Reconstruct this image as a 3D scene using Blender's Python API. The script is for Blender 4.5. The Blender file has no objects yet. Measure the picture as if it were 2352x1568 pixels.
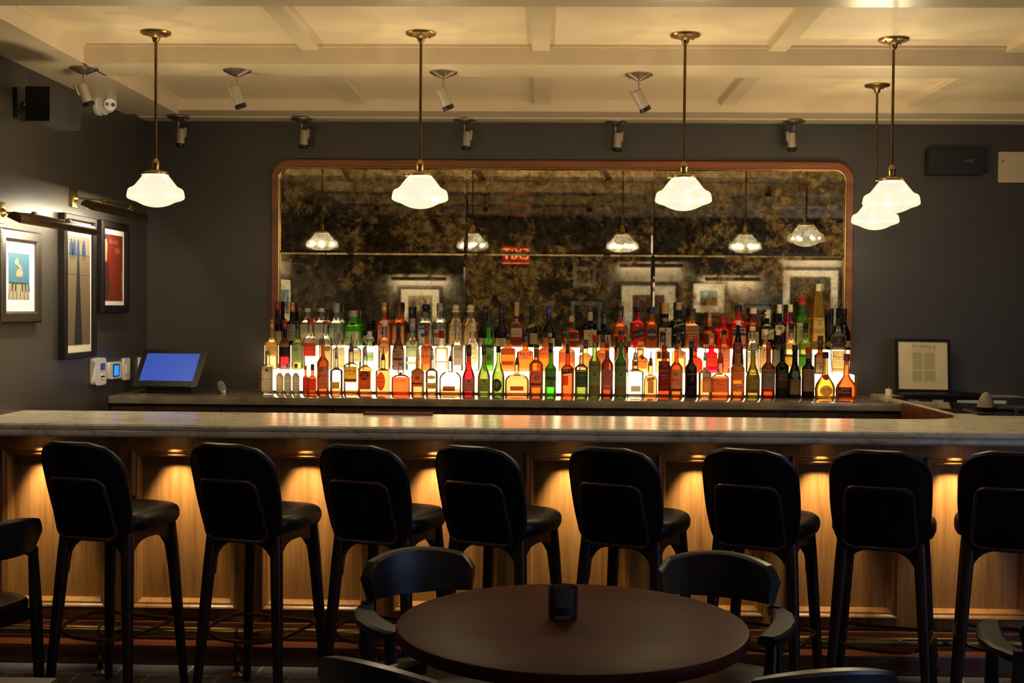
import bpy, bmesh, math, random
from mathutils import Vector, Matrix
random.seed(7)
PI = math.pi
S = bpy.context.scene
COL = S.collection

# ------------------------------------------------------------ camera
FPX, EYE = 2800.0, 1.56
_y = Vector((68, 72, -FPX)).normalized()
_x = Vector((1, -.0081, 0)); _x = (_x - _x.dot(_y) * _y).normalized()
_z = _x.cross(_y)
M3 = Matrix((_x, _y, _z))
CAMP = Vector((0, 0, EYE))
cd = bpy.data.cameras.new('camera'); cam = bpy.data.objects.new('camera', cd); COL.objects.link(cam)
cd.sensor_fit = 'HORIZONTAL'; cd.sensor_width = 36.0; cd.lens = 36.0 * FPX / 2352.0
cd.clip_start = .02; cd.clip_end = 60
cam.matrix_world = Matrix.Translation(CAMP) @ M3.to_4x4()
S.camera = cam

def W(px, py, axis, v):
    """the point of the plane axis = v that the photograph shows at (px, py)"""
    d = M3 @ Vector((px - 1176, -(py - 784), -FPX)); i = 'XYZ'.index(axis)
    return CAMP + d * ((v - CAMP[i]) / d[i])

# ------------------------------------------------------------ world, exposure
w = bpy.data.worlds.new('world'); S.world = w; w.use_nodes = True
w.node_tree.nodes['Background'].inputs[0].default_value = (.01, .012, .02, 1)
w.node_tree.nodes['Background'].inputs[1].default_value = 1.0
S.view_settings.view_transform = 'Standard'; S.view_settings.look = 'None'
S.view_settings.gamma = 1.0; S.view_settings.use_curve_mapping = False
S.view_settings.exposure = 0.0
cy = S.cycles
cy.use_denoising = True
cy.max_bounces = 6; cy.diffuse_bounces = 3; cy.glossy_bounces = 4; cy.transmission_bounces = 2
cy.transparent_max_bounces = 24; cy.sample_clamp_indirect = 3.0; cy.sample_clamp_direct = 0
cy.caustics_reflective = False; cy.caustics_refractive = False; cy.blur_glossy = 1.0
cy.use_adaptive_sampling = True; cy.adaptive_threshold = .03
PEND_W, PEND_E, BOX_E, PUCK_W, PIC_W, SPOT_W = 16.0, .90, 5.0, 44.0, 11.0, 6.5

# ------------------------------------------------------------ materials
def H(s):
    v = [int(s[i:i+2], 16) / 255 for i in (0, 2, 4)]
    return tuple(x / 12.92 if x <= .04045 else ((x + .055) / 1.055) ** 2.4 for x in v)
def c4(c): return (c[0], c[1], c[2], 1)
_mats = {}
class NT:
    def __init__(s, name):
        s.m = bpy.data.materials.new(name); s.m.use_nodes = True; s.t = s.m.node_tree
        s.b = s.t.nodes['Principled BSDF']; s.out = s.t.nodes['Material Output']
    def n(s, k, **kw):
        x = s.t.nodes.new(k)
        for a, v in kw.items(): setattr(x, a, v)
        return x
    def l(s, a, b): s.t.links.new(a, b)
    def coord(s, scale=(1, 1, 1), out='Object', rot=(0, 0, 0)):
        tc = s.n('ShaderNodeTexCoord'); mp = s.n('ShaderNodeMapping')
        mp.inputs['Scale'].default_value = scale; mp.inputs['Rotation'].default_value = rot
        s.l(tc.outputs[out], mp.inputs[0]); return mp.outputs[0]
    def noise(s, vec, scale, detail=6, rough=.55, dist=0):
        x = s.n('ShaderNodeTexNoise'); x.inputs['Scale'].default_value = scale
        x.inputs['Detail'].default_value = detail; x.inputs['Roughness'].default_value = rough
        x.inputs['Distortion'].default_value = dist; s.l(vec, x.inputs['Vector']); return x.outputs['Fac']
    def ramp(s, fac, stops):
        r = s.n('ShaderNodeValToRGB'); e = r.color_ramp.elements
        while len(e) < len(stops): e.new(.5)
        for k, (p, c) in enumerate(stops): e[k].position = p; e[k].color = c4(c)
        s.l(fac, r.inputs[0]); return r.outputs[0]
    def mix(s, f, a, b):
        x = s.n('ShaderNodeMix', data_type='RGBA')
        for so, v in ((x.inputs[0], f), (x.inputs[6], a), (x.inputs[7], b)):
            if hasattr(v, 'is_linked'): s.l(v, so)
            else: so.default_value = v if isinstance(v, (int, float)) else c4(v)
        return x.outputs[2]
    def bump(s, h, st=.2, dist=.01):
        x = s.n('ShaderNodeBump'); x.inputs['Strength'].default_value = st; x.inputs['Distance'].default_value = dist
        s.l(h, x.inputs['Height']); s.l(x.outputs[0], s.b.inputs['Normal'])
    def set(s, **kw):
        for k, v in kw.items():
            i = s.b.inputs[k.replace('_', ' ')]
            if hasattr(v, 'is_linked'): s.l(v, i)
            else: i.default_value = c4(v) if isinstance(v, tuple) and len(v) == 3 else v
        return s.m
def mat(name, col, rough=.5, metal=0.0, var=.12, scale=6, **kw):
    """plain surface with a little procedural unevenness in colour and gloss"""
    if name in _mats: return _mats[name]
    n = NT(name); f = n.noise(n.coord(), scale, 4)
    lo = tuple(x * (1 - var) for x in col); hi = tuple(min(1, x * (1 + var)) for x in col)
    n.set(Base_Color=n.ramp(f, [(.3, lo), (.7, hi)]), Roughness=rough, Metallic=metal, **kw)
    _mats[name] = n.m; return n.m
def emis(name, col, st):
    if name in _mats: return _mats[name]
    n = NT(name); n.set(Base_Color=(0, 0, 0), Emission_Color=col, Emission_Strength=st, Roughness=.4)
    _mats[name] = n.m; return n.m
def wood(name, a, b, axis='Z', rough=.38, scale=9, coat=0.0):
    n = NT(name); sc = {'X': (.06, 1, 1), 'Y': (1, .06, 1), 'Z': (1, 1, .05)}[axis]
    v = n.coord(sc); f1 = n.noise(v, scale, 5, .6, 1.2); f2 = n.noise(v, scale * 14, 3, .6)
    m = n.n('ShaderNodeMath', operation='MULTIPLY_ADD'); m.inputs[1].default_value = .45; n.l(f2, m.inputs[0]); n.l(f1, m.inputs[2])
    mid = tuple((x + y) / 2 for x, y in zip(a, b))
    n.set(Base_Color=n.ramp(m.outputs[0], [(.5, a), (.68, mid), (.9, b)]), Roughness=rough, Coat_Weight=coat)
    n.bump(f2, .12, .002); return n.m
M = {}
M['bar_wood'] = wood('bar_panel_oak', H('6a4522'), H('9a7040'), 'Z', .36)
M['dark_wood'] = wood('dark_walnut', H('1a0d08'), H('3a2014'), 'Z', .4)
M['plinth_wood'] = wood('plinth_wood', H('38190f'), H('683c26'), 'X', .3)
M['oak'] = wood('mirror_frame_oak', H('461f0b'), H('844619'), 'X', .45, 5)
M['table'] = wood('table_mahogany', H('38140d'), H('54241a'), 'X', .45, 4); M['table'].node_tree.nodes['Principled BSDF'].inputs['Specular IOR Level'].default_value = .05
M['stool_wood'] = wood('stool_walnut', H('120a09'), H('27140e'), 'Z', .38)
M['chair_wood'] = wood('chair_black_wood', H('0b0b0c'), H('17171a'), 'X', .36)
M['rim_wood'] = mat('stool_rim_reddish', H('3a1d16'), .35, 0, .2)
M['leather'] = mat('black_leather', H('120c0c'), .42, 0, .3, 14, Specular_IOR_Level=.3)
M['shell'] = mat('black_seat_shell', H('070609'), .5, 0, .2, 10, Specular_IOR_Level=.2)
M['brass'] = mat('aged_brass', H('a58a55'), .3, 1, .15, 20)
M['brass_dark'] = mat('dark_brass', H('6a5334'), .34, 1, .2, 20)
M['foot_brass'] = mat('polished_brass_rail', H('c0a468'), .25, 1, .1, 12)
M['nickel'] = mat('brushed_nickel', H('b5aaa0'), .3, 1, .1, 20)
M['spot_grey'] = mat('spotlight_grey', H('a39684'), .5, .3, .08, 20)
M['black'] = mat('black_plastic', H('0c0b0d'), .4, 0, .1)
M['black_satin'] = mat('black_grille', H('120f12'), .6, 0, .2, 60)
M['white'] = mat('white_plastic', H('e6e0d4'), .4, 0, .04)
M['cream_ceiling'] = mat('cream_ceiling_paint', H('dcc8a6'), .55, 0, .03, 3)
M['beam_paint'] = mat('cream_gloss_beam_paint', H('d6c4a4'), .30, 0, .03, 3)
M['steel'] = mat('counter_edge_stone', H('7c766a'), .3, .2, .2, 7)
M['paper'] = mat('warm_white_mat', H('eae4d2'), .7, 0, .03)
M['frame_black'] = mat('black_picture_frame', H('140d0c'), .5, 0, .2, Specular_IOR_Level=.2)
M['frame_pewter'] = mat('dark_bronze_picture_frame', H('2c241e'), .4, .2, .2)
M['ink'] = mat('dark_ink', H('1a1816'), .6)
M['red'] = mat('red_plastic', H('b01018'), .4)

def wall_mat(name, col):
    n = NT(name); v = n.coord(); f = n.noise(v, 1.6, 5); g = n.noise(v, 240, 2)
    n.set(Base_Color=n.ramp(f, [(.3, tuple(x * .93 for x in col)), (.7, tuple(x * 1.07 for x in col))]), Roughness=.42)
    n.bump(g, .06, .002); return n.m
M['wall'] = wall_mat('charcoal_green_wall_paint', H('3a3630'))

def marble():
    n = NT('carrara_marble'); v = n.coord((1, 2.6, 1), rot=(0, 0, .35)); f = n.noise(v, 2.2, 10, .62, 1.6); g = n.noise(v, 7, 8, .6, .8)
    r1 = n.ramp(f, [(.38, H('cdc4ae')), (.475, H('c4bba6')), (.50, H('6d6758')), (.52, H('c8bfaa'))])
    r2 = n.ramp(g, [(.32, H('958c78')), (.6, H('d4cbb6'))])
    n.set(Base_Color=n.mix(.5, r1, r2), Roughness=.2, Specular_IOR_Level=.5); return n.m
M['marble'] = marble()
def slate():
    n = NT('slate_floor_tiles'); v = n.coord((1, 1, 1)); b = n.n('ShaderNodeTexBrick'); n.l(v, b.inputs['Vector'])
    b.offset = .5; b.inputs['Scale'].default_value = 1.0; b.inputs['Brick Width'].default_value = .30; b.inputs['Row Height'].default_value = .30
    b.inputs['Mortar Size'].default_value = .006; b.inputs['Color1'].default_value = c4(H('5c5e66')); b.inputs['Color2'].default_value = c4(H('70717a'))
    b.inputs['Mortar'].default_value = c4(H('a8a49c')); f = n.noise(v, 9, 8)
    k = n.ramp(f, [(.3, (.6, .6, .62)), (.7, (1.1, 1.1, 1.1))]); x = n.n('ShaderNodeMix', data_type='RGBA', blend_type='MULTIPLY'); x.inputs[0].default_value = 1
    n.l(b.outputs['Color'], x.inputs[6]); n.l(k, x.inputs[7]); n.set(Base_Color=x.outputs[2], Roughness=.35); n.bump(f, .25, .004); return n.m
M['slate'] = slate()
def antique(seed):
    n = NT('antique_mirror'); v = n.coord((1, 1, 1)); mp = v.node; mp.inputs['Location'].default_value = (seed * 3.7, seed, seed * 5.1)
    f = n.noise(v, 4.2, 12, .66, .35); g = n.noise(v, 26, 8, .72, .3); h = n.noise(v, 1.3, 3, .5)
    a = n.n('ShaderNodeMath', operation='MULTIPLY_ADD'); a.inputs[1].default_value = .30; n.l(g, a.inputs[0]); n.l(f, a.inputs[2])
    a2 = n.n('ShaderNodeMath', operation='MULTIPLY_ADD'); a2.inputs[1].default_value = .5; n.l(h, a2.inputs[0]); n.l(a.outputs[0], a2.inputs[2])
    m = n.ramp(a2.outputs[0], [(.91, (.08,) * 3), (.98, (.5,) * 3), (1.07, (.75,) * 3)])
    tint = n.ramp(g, [(.35, (.26, .18, .11)), (.5, (.50, .43, .31)), (.62, (.72, .68, .52))])
    patina = n.ramp(g, [(.35, H('302010')), (.5, H('665230')), (.62, H('8c7a4e')), (.72, H('603e20'))])
    gl = n.n('ShaderNodeBsdfGlossy'); gl.inputs['Roughness'].default_value = .02; n.l(tint, gl.inputs[0])
    df = n.n('ShaderNodeBsdfDiffuse'); n.l(patina, df.inputs[0])
    x = n.n('ShaderNodeMixShader'); n.l(m, x.inputs[0]); n.l(gl.outputs[0], x.inputs[1]); n.l(df.outputs[0], x.inputs[2]); n.l(x.outputs[0], n.out.inputs[0]); return n.m

def glass_mat(name, cc, ce, scat=.12, sc=None, rough=.04):
    """bottle glass with its content: light goes straight through, tinted, more so along the silhouette; part of it scatters"""
    if name in _mats: return _mats[name]
    n = NT(name); lw = n.n('ShaderNodeLayerWeight'); lw.inputs[0].default_value = .35
    tint = n.mix(lw.outputs['Facing'], cc, ce)
    tr = n.n('ShaderNodeBsdfTransparent'); n.l(tint, tr.inputs[0])
    gl = n.n('ShaderNodeBsdfGlossy'); gl.inputs['Roughness'].default_value = rough
    fr = n.n('ShaderNodeFresnel'); fr.inputs[0].default_value = 1.5
    df = n.n('ShaderNodeBsdfDiffuse'); tl = n.n('ShaderNodeBsdfTranslucent'); col = sc or cc
    df.inputs[0].default_value = c4(col); tl.inputs[0].default_value = c4(col)
    a = n.n('ShaderNodeAddShader'); n.l(df.outputs[0], a.inputs[0]); n.l(tl.outputs[0], a.inputs[1])
    m1 = n.n('ShaderNodeMixShader'); m1.inputs[0].default_value = scat; n.l(tr.outputs[0], m1.inputs[1]); n.l(a.outputs[0], m1.inputs[2])
    m2 = n.n('ShaderNodeMixShader'); n.l(fr.outputs[0], m2.inputs[0]); n.l(m1.outputs[0], m2.inputs[1]); n.l(gl.outputs[0], m2.inputs[2])
    n.l(m2.outputs[0], n.out.inputs[0]); _mats[name] = n.m; return n.m
def paper_mat(name, col, tr=.6):
    if name in _mats: return _mats[name]
    n = NT(name); f = n.noise(n.coord(), 60, 3); cr = n.ramp(f, [(.3, tuple(x * 1.0 for x in col)), (.7, tuple(min(1, x * 1.2) for x in col))])
    n.set(Base_Color=cr, Roughness=.55); tl = n.n('ShaderNodeBsdfTranslucent'); n.l(cr, tl.inputs[0])
    m = n.n('ShaderNodeMixShader'); m.inputs[0].default_value = tr; n.l(n.b.outputs[0], m.inputs[1]); n.l(tl.outputs[0], m.inputs[2]); n.l(m.outputs[0], n.out.inputs[0])
    _mats[name] = n.m; return n.m
def lab_mat(h): return paper_mat('label_' + h, H(h))

# ------------------------------------------------------------ object helpers
def obj(name, bm, m, parent=None, smooth=True, loc=None, ang=.6):
    if isinstance(bm, bmesh.types.BMesh):
        bmesh.ops.recalc_face_normals(bm, faces=bm.faces)
        me = bpy.data.meshes.new(name); bm.to_mesh(me); bm.free()
    else: me = bm
    for x in (m if isinstance(m, (list, tuple)) else [m]): me.materials.append(x)
    if smooth:
        me.shade_smooth()
        try: me.set_sharp_from_angle(angle=ang)
        except Exception: pass
    o = bpy.data.objects.new(name, me); COL.objects.link(o)
    if parent: o.parent = parent
    if loc: o.location = loc
    return o
def tag(o, label, cat, group=None):
    o['label'] = label; o['category'] = cat
    if group: o['group'] = group
    return o
def thing(name, label, cat, loc=(0, 0, 0), rz=0, group=None):
    o = bpy.data.objects.new(name, None); COL.objects.link(o); o.location = loc; o.rotation_euler = (0, 0, rz)
    return tag(o, label, cat, group)
def struct(name, bm, m, smooth=False):
    o = obj(name, bm, m, None, smooth); o['kind'] = 'structure'; return o
def copytree(src, loc, rz, label, group=None, parent=None):
    o = src.copy(); COL.objects.link(o)
    if parent: o.parent = parent
    else:
        o.location = loc; o.rotation_euler = (0, 0, rz); o['label'] = label
        if group: o['group'] = group
    for ch in [c for c in list(bpy.data.objects) if c.parent == src]: copytree(ch, None, None, None, None, o)
    return o
def B(): return bmesh.new()
def box(bm, x0, x1, y0, y1, z0, z1, bev=0, mi=0):
    r = bmesh.ops.create_cube(bm, size=1.0); vs = r['verts']
    for v in vs: v.co = Vector((x0 + (v.co.x + .5) * (x1 - x0), y0 + (v.co.y + .5) * (y1 - y0), z0 + (v.co.z + .5) * (z1 - z0)))
    fs = {f for v in vs for f in v.link_faces}
    for f in fs: f.material_index = mi
    if bev:
        es = list({e for v in vs for e in v.link_edges})
        bmesh.ops.bevel(bm, geom=es, offset=bev, segments=2, affect='EDGES', profile=.6)
    return bm
def rings(bm, rs, closed_ends=True, mi=0):
    """skin a list of rings (lists of points)"""
    vr = [[bm.verts.new(p) for p in r] for r in rs]; n = len(vr[0])
    for a, b in zip(vr, vr[1:]):
        for i in range(n):
            f = bm.faces.new((a[i], a[(i + 1) % n], b[(i + 1) % n], b[i])); f.material_index = mi
    if closed_ends:
        bm.faces.new(vr[0][::-1]).material_index = mi; bm.faces.new(vr[-1]).material_index = mi
    return bm
def lathe(bm, prof, seg=24, c=(0, 0, 0), mi=0):
    """prof: (r, z)"""
    return rings(bm, [[(c[0] + max(r, .0002) * math.cos(2 * PI * i / seg), c[1] + max(r, .0002) * math.sin(2 * PI * i / seg), c[2] + z) for i in range(seg)] for r, z in prof], True, mi)
def tube(bm, pts, r, seg=10, closed=False, mi=0):
    pts = [Vector(p) for p in pts]; n = len(pts); rr = r if isinstance(r, (list, tuple)) else [r] * n; out = []
    up = None
    for i, p in enumerate(pts):
        if closed: t = (pts[(i + 1) % n] - pts[i - 1]).normalized()
        else: t = (pts[min(i + 1, n - 1)] - pts[max(i - 1, 0)]).normalized()
        if up is None: up = Vector((0, 0, 1)) if abs(t.z) < .9 else Vector((1, 0, 0))
        a = t.cross(up).normalized(); b = a.cross(t).normalized(); up = b
        out.append([tuple(p + rr[i] * (math.cos(2 * PI * k / seg) * a + math.sin(2 * PI * k / seg) * b)) for k in range(seg)])
    if closed: out.append(out[0])
    rings(bm, out, not closed, mi)
    if closed: bmesh.ops.remove_doubles(bm, verts=bm.verts, dist=1e-6)
    return bm
def cyl(bm, p, q, r, r2=None, seg=16, mi=0): return tube(bm, [p, q], [r, r if r2 is None else r2], seg, mi=mi)
def rrect(x0, x1, z0, z1, r, o=0, seg=8):
    """rounded rectangle path, offset outward by o"""
    pts = []; rr = max(r + o, .0) if r > 0 else 0
    if r <= 0: return [(x0 - o, z0 - o), (x1 + o, z0 - o), (x1 + o, z1 + o), (x0 - o, z1 + o)]
    for cx, cz, a0 in ((x1 - r, z0 + r, -90), (x1 - r, z1 - r, 0), (x0 + r, z1 - r, 90), (x0 + r, z0 + r, 180)):
        for k in range(seg + 1):
            a = math.radians(a0 + 90 * k / seg); pts.append((cx + rr * math.cos(a), cz + rr * math.sin(a)))
    return pts
def frame_loop(bm, x0, x1, z0, z1, r, prof, mi=0, y=0, seg=8):
    """moulding swept round a (rounded) rectangle; prof: closed list (offset outward, depth towards -Y)"""
    rs = [[(px, y - d, pz) for px, pz in rrect(x0, x1, z0, z1, r, o, seg)] for o, d in prof]
    rs.append(rs[0]); rings(bm, rs, False, mi); bmesh.ops.remove_doubles(bm, verts=bm.verts, dist=1e-7); return bm
def plate(bm, x0, x1, z0, z1, y, t, r=0, mi=0, seg=6):
    p = rrect(x0, x1, z0, z1, r, 0, seg)
    return rings(bm, [[(a, y, b) for a, b in p], [(a, y - t, b) for a, b in p]], True, mi)
def poly(bm, pts, y, t, mi=0):
    return rings(bm, [[(a, y, b) for a, b in pts], [(a, y - t, b) for a, b in pts]], True, mi)
_tc = {}
def text_geo(s):
    """flat outlines of a word: vertices and faces, one unit high, centred"""
    if s in _tc: return _tc[s]
    cu = bpy.data.curves.new('t', 'FONT'); cu.body = s; cu.align_x = 'CENTER'; cu.align_y = 'CENTER'; cu.resolution_u = 1; cu.size = 1.35
    o = bpy.data.objects.new('t', cu); me = bpy.data.meshes.new_from_object(o)
    g = ([tuple(v.co) for v in me.vertices], [tuple(p.vertices) for p in me.polygons])
    bpy.data.objects.remove(o); bpy.data.curves.remove(cu); bpy.data.meshes.remove(me); _tc[s] = g; return g
def text_on(bm, s, h, cx, cz, fn, mi=0, wmax=None, mirror=False):
    vs, fs = text_geo(s)
    if not vs: return
    wd = max(v[0] for v in vs) - min(v[0] for v in vs); kx = h
    if wmax and wd * h > wmax: kx = wmax / wd
    bv = [bm.verts.new(fn(cx + v[0] * kx * (-1 if mirror else 1), cz + v[1] * h)) for v in vs]
    for f in fs:
        try: bm.faces.new([bv[i] for i in f]).material_index = mi
        except ValueError: pass

# ------------------------------------------------------------ the room
XL, XR, YW, YF = -2.43, 4.3, 7.45, -.9
ZC, ZB, ZP = 2.77, 2.68, 2.705
struct('floor', box(B(), XL - .1, XR + .1, YF - .1, YW + .1, -.1, 0), M['slate'])
struct('wall_back', box(B(), XL - .1, XR + .1, YW, YW + .1, 0, 2.9), M['wall'])
struct('wall_left', box(B(), XL - .1, XL, YF - .1, YW, 0, 2.9), M['wall'])
struct('wall_front', box(B(), XL, XR + .1, YF - .1, YF, 0, 2.9), M['wall'])
bm = B()   # right wall with an opening for an added, unseen window that gives cool fill
WY0, WY1, WZ0, WZ1 = .2, 2.6, .7, 2.2
box(bm, XR, XR + .1, YF, WY0, 0, 2.9); box(bm, XR, XR + .1, WY1, YW, 0, 2.9); box(bm, XR, XR + .1, WY0, WY1, 0, WZ0); box(bm, XR, XR + .1, WY0, WY1, WZ1, 2.9)
struct('wall_right', bm, M['wall'])
bm = B(); frame_loop(bm, WY0, WY1, WZ0, WZ1, 0, [(-.06, 0), (-.06, .05), (0, .05), (0, 0)]); box(bm, (WY0 + WY1) / 2 - .02, (WY0 + WY1) / 2 + .02, -.05, 0, WZ0, WZ1)
wf = struct('added_fill_window', bm, M['frame_black']); wf.location = (XR + .02, 0, 0); wf.rotation_euler = (0, 0, PI / 2)
bm = B(); box(bm, WY0, WY1, -.03, -.025, WZ0, WZ1)
g_ = obj('added_fill_pane', bm, emis('cool_fill_glow', (.45, .6, 1.0), 3.5), wf)  # glowing pane added out of view to throw cool light on the floor
struct('ceiling', box(B(), XL - .1, XR + .1, YF - .1, YW + .1, ZC, ZC + .1), M['cream_ceiling'])
struct('trim_1', box(B(), XL, XR, 7.067, YW, ZP, ZC + .02), M['beam_paint'])
bm = B(); box(bm, XL, XR, 7.30, YW, ZP - .006, ZP + .01); struct('trim_2', bm, M['beam_paint'])
bm = B(); box(bm, XL, -2.12, YF, 7.067, ZB, ZC + .02); box(bm, -2.13, -2.105, YF, 7.067, ZC - .012, ZC + .01)
struct('trim_3', bm, M['beam_paint'])
for k, y0 in enumerate((5.60, 4.24, 2.88, 1.52, .16)):
    bm = B(); box(bm, -2.13, XR, y0, y0 + .295, ZB, ZC + .02); box(bm, -2.13, XR, y0 - .012, y0 + .307, ZC - .014, ZC + .01)
    struct('ceiling_beam', bm, M['beam_paint'])
segs = [(5.895, 7.067)] + [(y, y + 1.065) for y in (4.535, 3.175, 1.815, .455)]
for a, b in segs:
    for xc in (-1.07, -.012, 1.06, 2.13, 3.2):
        struct('ceiling_batten', box(B(), xc - .04, xc + .04, a, b, ZC - .027, ZC + .02), M['beam_paint'])

# ------------------------------------------------------------ the bar
YB0, YB1, ZBAR = 5.04, 5.67, 1.07
RX = 2.0
def slab(bm, pts, z1):
    """marble edge: two rounded steps; outline offset approx by scaling normals (outer edges only are seen)"""
    def off(d): return [(x + nx * d, y + ny * d) for x, y, nx, ny in pts]
    prof = [(-.02, z1 - .056), (.0, z1 - .054), (.006, z1 - .046), (.006, z1 - .036), (-.002, z1 - .030), (-.003, z1 - .027), (0, z1 - .025), (.005, z1 - .02), (.005, z1 - .008), (.0, z1), (-.02, z1)]
    return rings(bm, [[(x, y, z) for x, y in off(d)] for d, z in prof], True)
q = .707
pts = [(XL + .002, YB0, 0, -1), (2.72, YB0, 0, -1), (2.82, YB0 + .04, q, -q), (2.86, YB0 + .14, 1, 0), (2.86, YW - .004, 0, 0), (RX, YW - .004, 0, 0), (RX, 5.93, -.0, 0)]
for k in range(7):
    a = PI / 2 * k / 6; pts.append((RX - .30 + .30 * math.cos(a) if 0 else RX - .28 * (1 - math.cos(a)) - 0, 5.93 - .26 * math.sin(a), 0, 0)) if k else None
pts += [(XL + .002, YB1, 0, 0)]
bm = B(); slab(bm, pts, ZBAR)
bt = obj('marble_bar_top', bm, M['marble'], ang=.5); tag(bt, 'long veined marble bar top turning back to the wall at its far end', 'bar top')
bar = thing('bar_counter', 'oak panelled bar counter with glowing recessed panels under the marble top', 'bar', (0, 5.3, 0))
YP = 5.40   # panel face
def bobj(name, bm, m, **k):
    o = obj(name, bm, m, bar, **k); o.location = (0, -5.3, 0); return o
bm = B(); box(bm, XL + .004, 2.6, YP, 5.62, .02, ZBAR - .0565)
bobj('carcass', bm, M['bar_wood'], smooth=False)
bm = B(); box(bm, XL + .004, 2.60, 5.245, YP + .01, 0, .085, .004)
bobj('plinth', bm, M['plinth_wood'])
bm = B(); box(bm, XL + .004, 2.60, 5.335, YP + .01, .085, .165, .004); box(bm, XL + .004, 2.6, 5.35, YP + .01, .165, .172)
bobj('skirting', bm, M['plinth_wood'])
bm = B(); box(bm, XL + .004, 2.6, 5.36, YP + .01, ZBAR - .155, ZBAR - .057); bobj('top_rail', bm, M['bar_wood'], smooth=False)
bm = B(); box(bm, XL + .004, 2.6, 5.36, YP + .01, .165, .235); bobj('bottom_rail', bm, M['bar_wood'], smooth=False)
PZ0, PZ1 = .235, ZBAR - .155
pl = [W(x, 1250, 'Y', 5.36).x for x in (12, 312, 613, 912, 1212, 1511, 1818, 2130)]
pitch = (pl[-1] - pl[0]) / 7; st = .14
for k in range(-0, 9):
    x0 = pl[0] + k * pitch; 
    bm = B(); box(bm, x0 - st, x0, 5.36, YP + .01, PZ0, PZ1); bobj('stile', bm, M['bar_wood'], smooth=False)
    x1 = min(x0 + pitch - st, 2.58)
    bm = B()
    prof = [(.016, 0), (.016, .010), (.010, .016), (.004, .014), (-.004, .006), (-.012, .004), (-.020, -.012), (-.024, -.03), (-.024, -.038), (.016, -.038)]
    frame_loop(bm, x0, x1, PZ0, PZ1, 0, prof, y=5.36); bobj('panel_moulding', bm, M['bar_wood'], ang=.4)
# foot rail
fr = thing('foot_rail', 'polished brass foot rail on turned posts running along the bar base', 'foot rail', (0, 5.1, 0))
RZ = .185; RY = 5.10
bm = B(); cyl(bm, (XL + .01, 0, RZ), (2.7, 0, RZ), .021, seg=14); obj('rail', bm, M['foot_brass'], fr)
xs = [W(x, 1465, 'Y', RY).x for x in (230, 545)]; dp = xs[1] - xs[0]
for k in range(9):
    x = xs[0] + k * dp
    if x > 2.7: break
    bm = B(); lathe(bm, [(.032, 0), (.034, .008), (.014, .02), (.012, .05), (.018, .06), (.018, .07), (.011, .08), (.011, .12), (.017, .13), (.012, .145), (.012, .162)], 14, (x, 0, 0))
    tube(bm, [(x, -.021 * 1.1 * math.sin(a) * 1 + 0, RZ - .024 * math.cos(a)) for a in [j * 2 * PI / 12 for j in range(12)]], .006, 6, True)
    obj('rail_post', bm, M['brass_dark'], fr)
# pucks under the marble
pk = [105, 408, 702, 1000, 1306, 1500, 1606, 1840, 1915, 2160, 2290]
for k, x in enumerate((105, 408, 705, 1000, 1306, 1600, 1880, 2185)):
    X = W(x, 1200, 'Y', 5.38).x
    t = thing('puck_light', 'warm puck light under the marble overhang before the %s oak panel from the side wall' % 'first second third fourth fifth sixth seventh eighth'.split()[k], 'lamp', (X, 5.285, ZBAR - .0565), 0, 'puck lights under the bar top')
    bm = B(); lathe(bm, [(.03, 0), (.032, -.002), (.032, -.010), (.026, -.013)], 20); obj('housing', bm, M['nickel'], t)
    bm = B(); lathe(bm, [(.022, -.0132), (.022, -.0145)], 20); obj('lens', bm, emis('puck_lens', (1, .72, .35), 8), t)
    ld = bpy.data.lights.new('puck_bulb', 'SPOT'); ld.energy = PUCK_W; ld.color = (1, .76, .42); ld.spot_size = math.radians(58); ld.spot_blend = .9; ld.shadow_soft_size = .02
    lo = bpy.data.objects.new('puck_bulb', ld); COL.objects.link(lo); lo.parent = t; lo.location = (0, 0, -.02); lo.rotation_euler = (math.radians(17), 0, 0)

# bag hooks on the stiles, a dark strap hanging from one
for px, py, lab in ((276, 1097, 'small nickel bag hook behind the first bar stool with a strap on it'), (1190, 1110, 'small nickel bag hook on the oak beside the fourth bar stool')):
    p = W(px, py, 'Y', 5.33)
    t = thing('bag_hook', lab, 'hook', (p.x, 5.36, p.z), 0, 'bag hooks under the bar')
    bm = B(); rings(bm, [[(r * math.cos(k * PI / 8), y, r * math.sin(k * PI / 8)) for k in range(16)] for r, y in ((.016, -.0005), (.016, -.003), (.007, -.005), (.0055, -.028))], True); obj('stem', bm, M['nickel'], t)
    bm = B(); lathe(bm, [(.001, -.009), (.008, -.006), (.011, 0), (.008, .006), (.001, .009)], 14, (0, -.033, 0)); obj('knob', bm, M['white'], t)
p = W(276, 1097, 'Y', 5.33)
bm = B(); tube(bm, [(.001, -.024, .0095), (.012, -.034, -.03), (.03, -.036, -.065), (.045, -.036, -.085)], .0035, 8)
tube(bm, [(.045 + .028 * math.cos(a) - .0, -.036, -.092 + .014 * math.sin(a)) for a in [2 * PI * k / 20 for k in range(20)]], .006, 8, True)
tube(bm, [(-.006 + .024 * math.cos(a), -.036, -.088 + .012 * math.sin(a)) for a in [2 * PI * k / 20 for k in range(20)]], .006, 8, True)
o = obj('hanging_strap', bm, mat('oxblood_leather', H('3a1610'), .5)); o.location = (p.x, 5.36, p.z); tag(o, 'dark oxblood looped strap hanging from the hook behind the first bar stool', 'strap')

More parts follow.
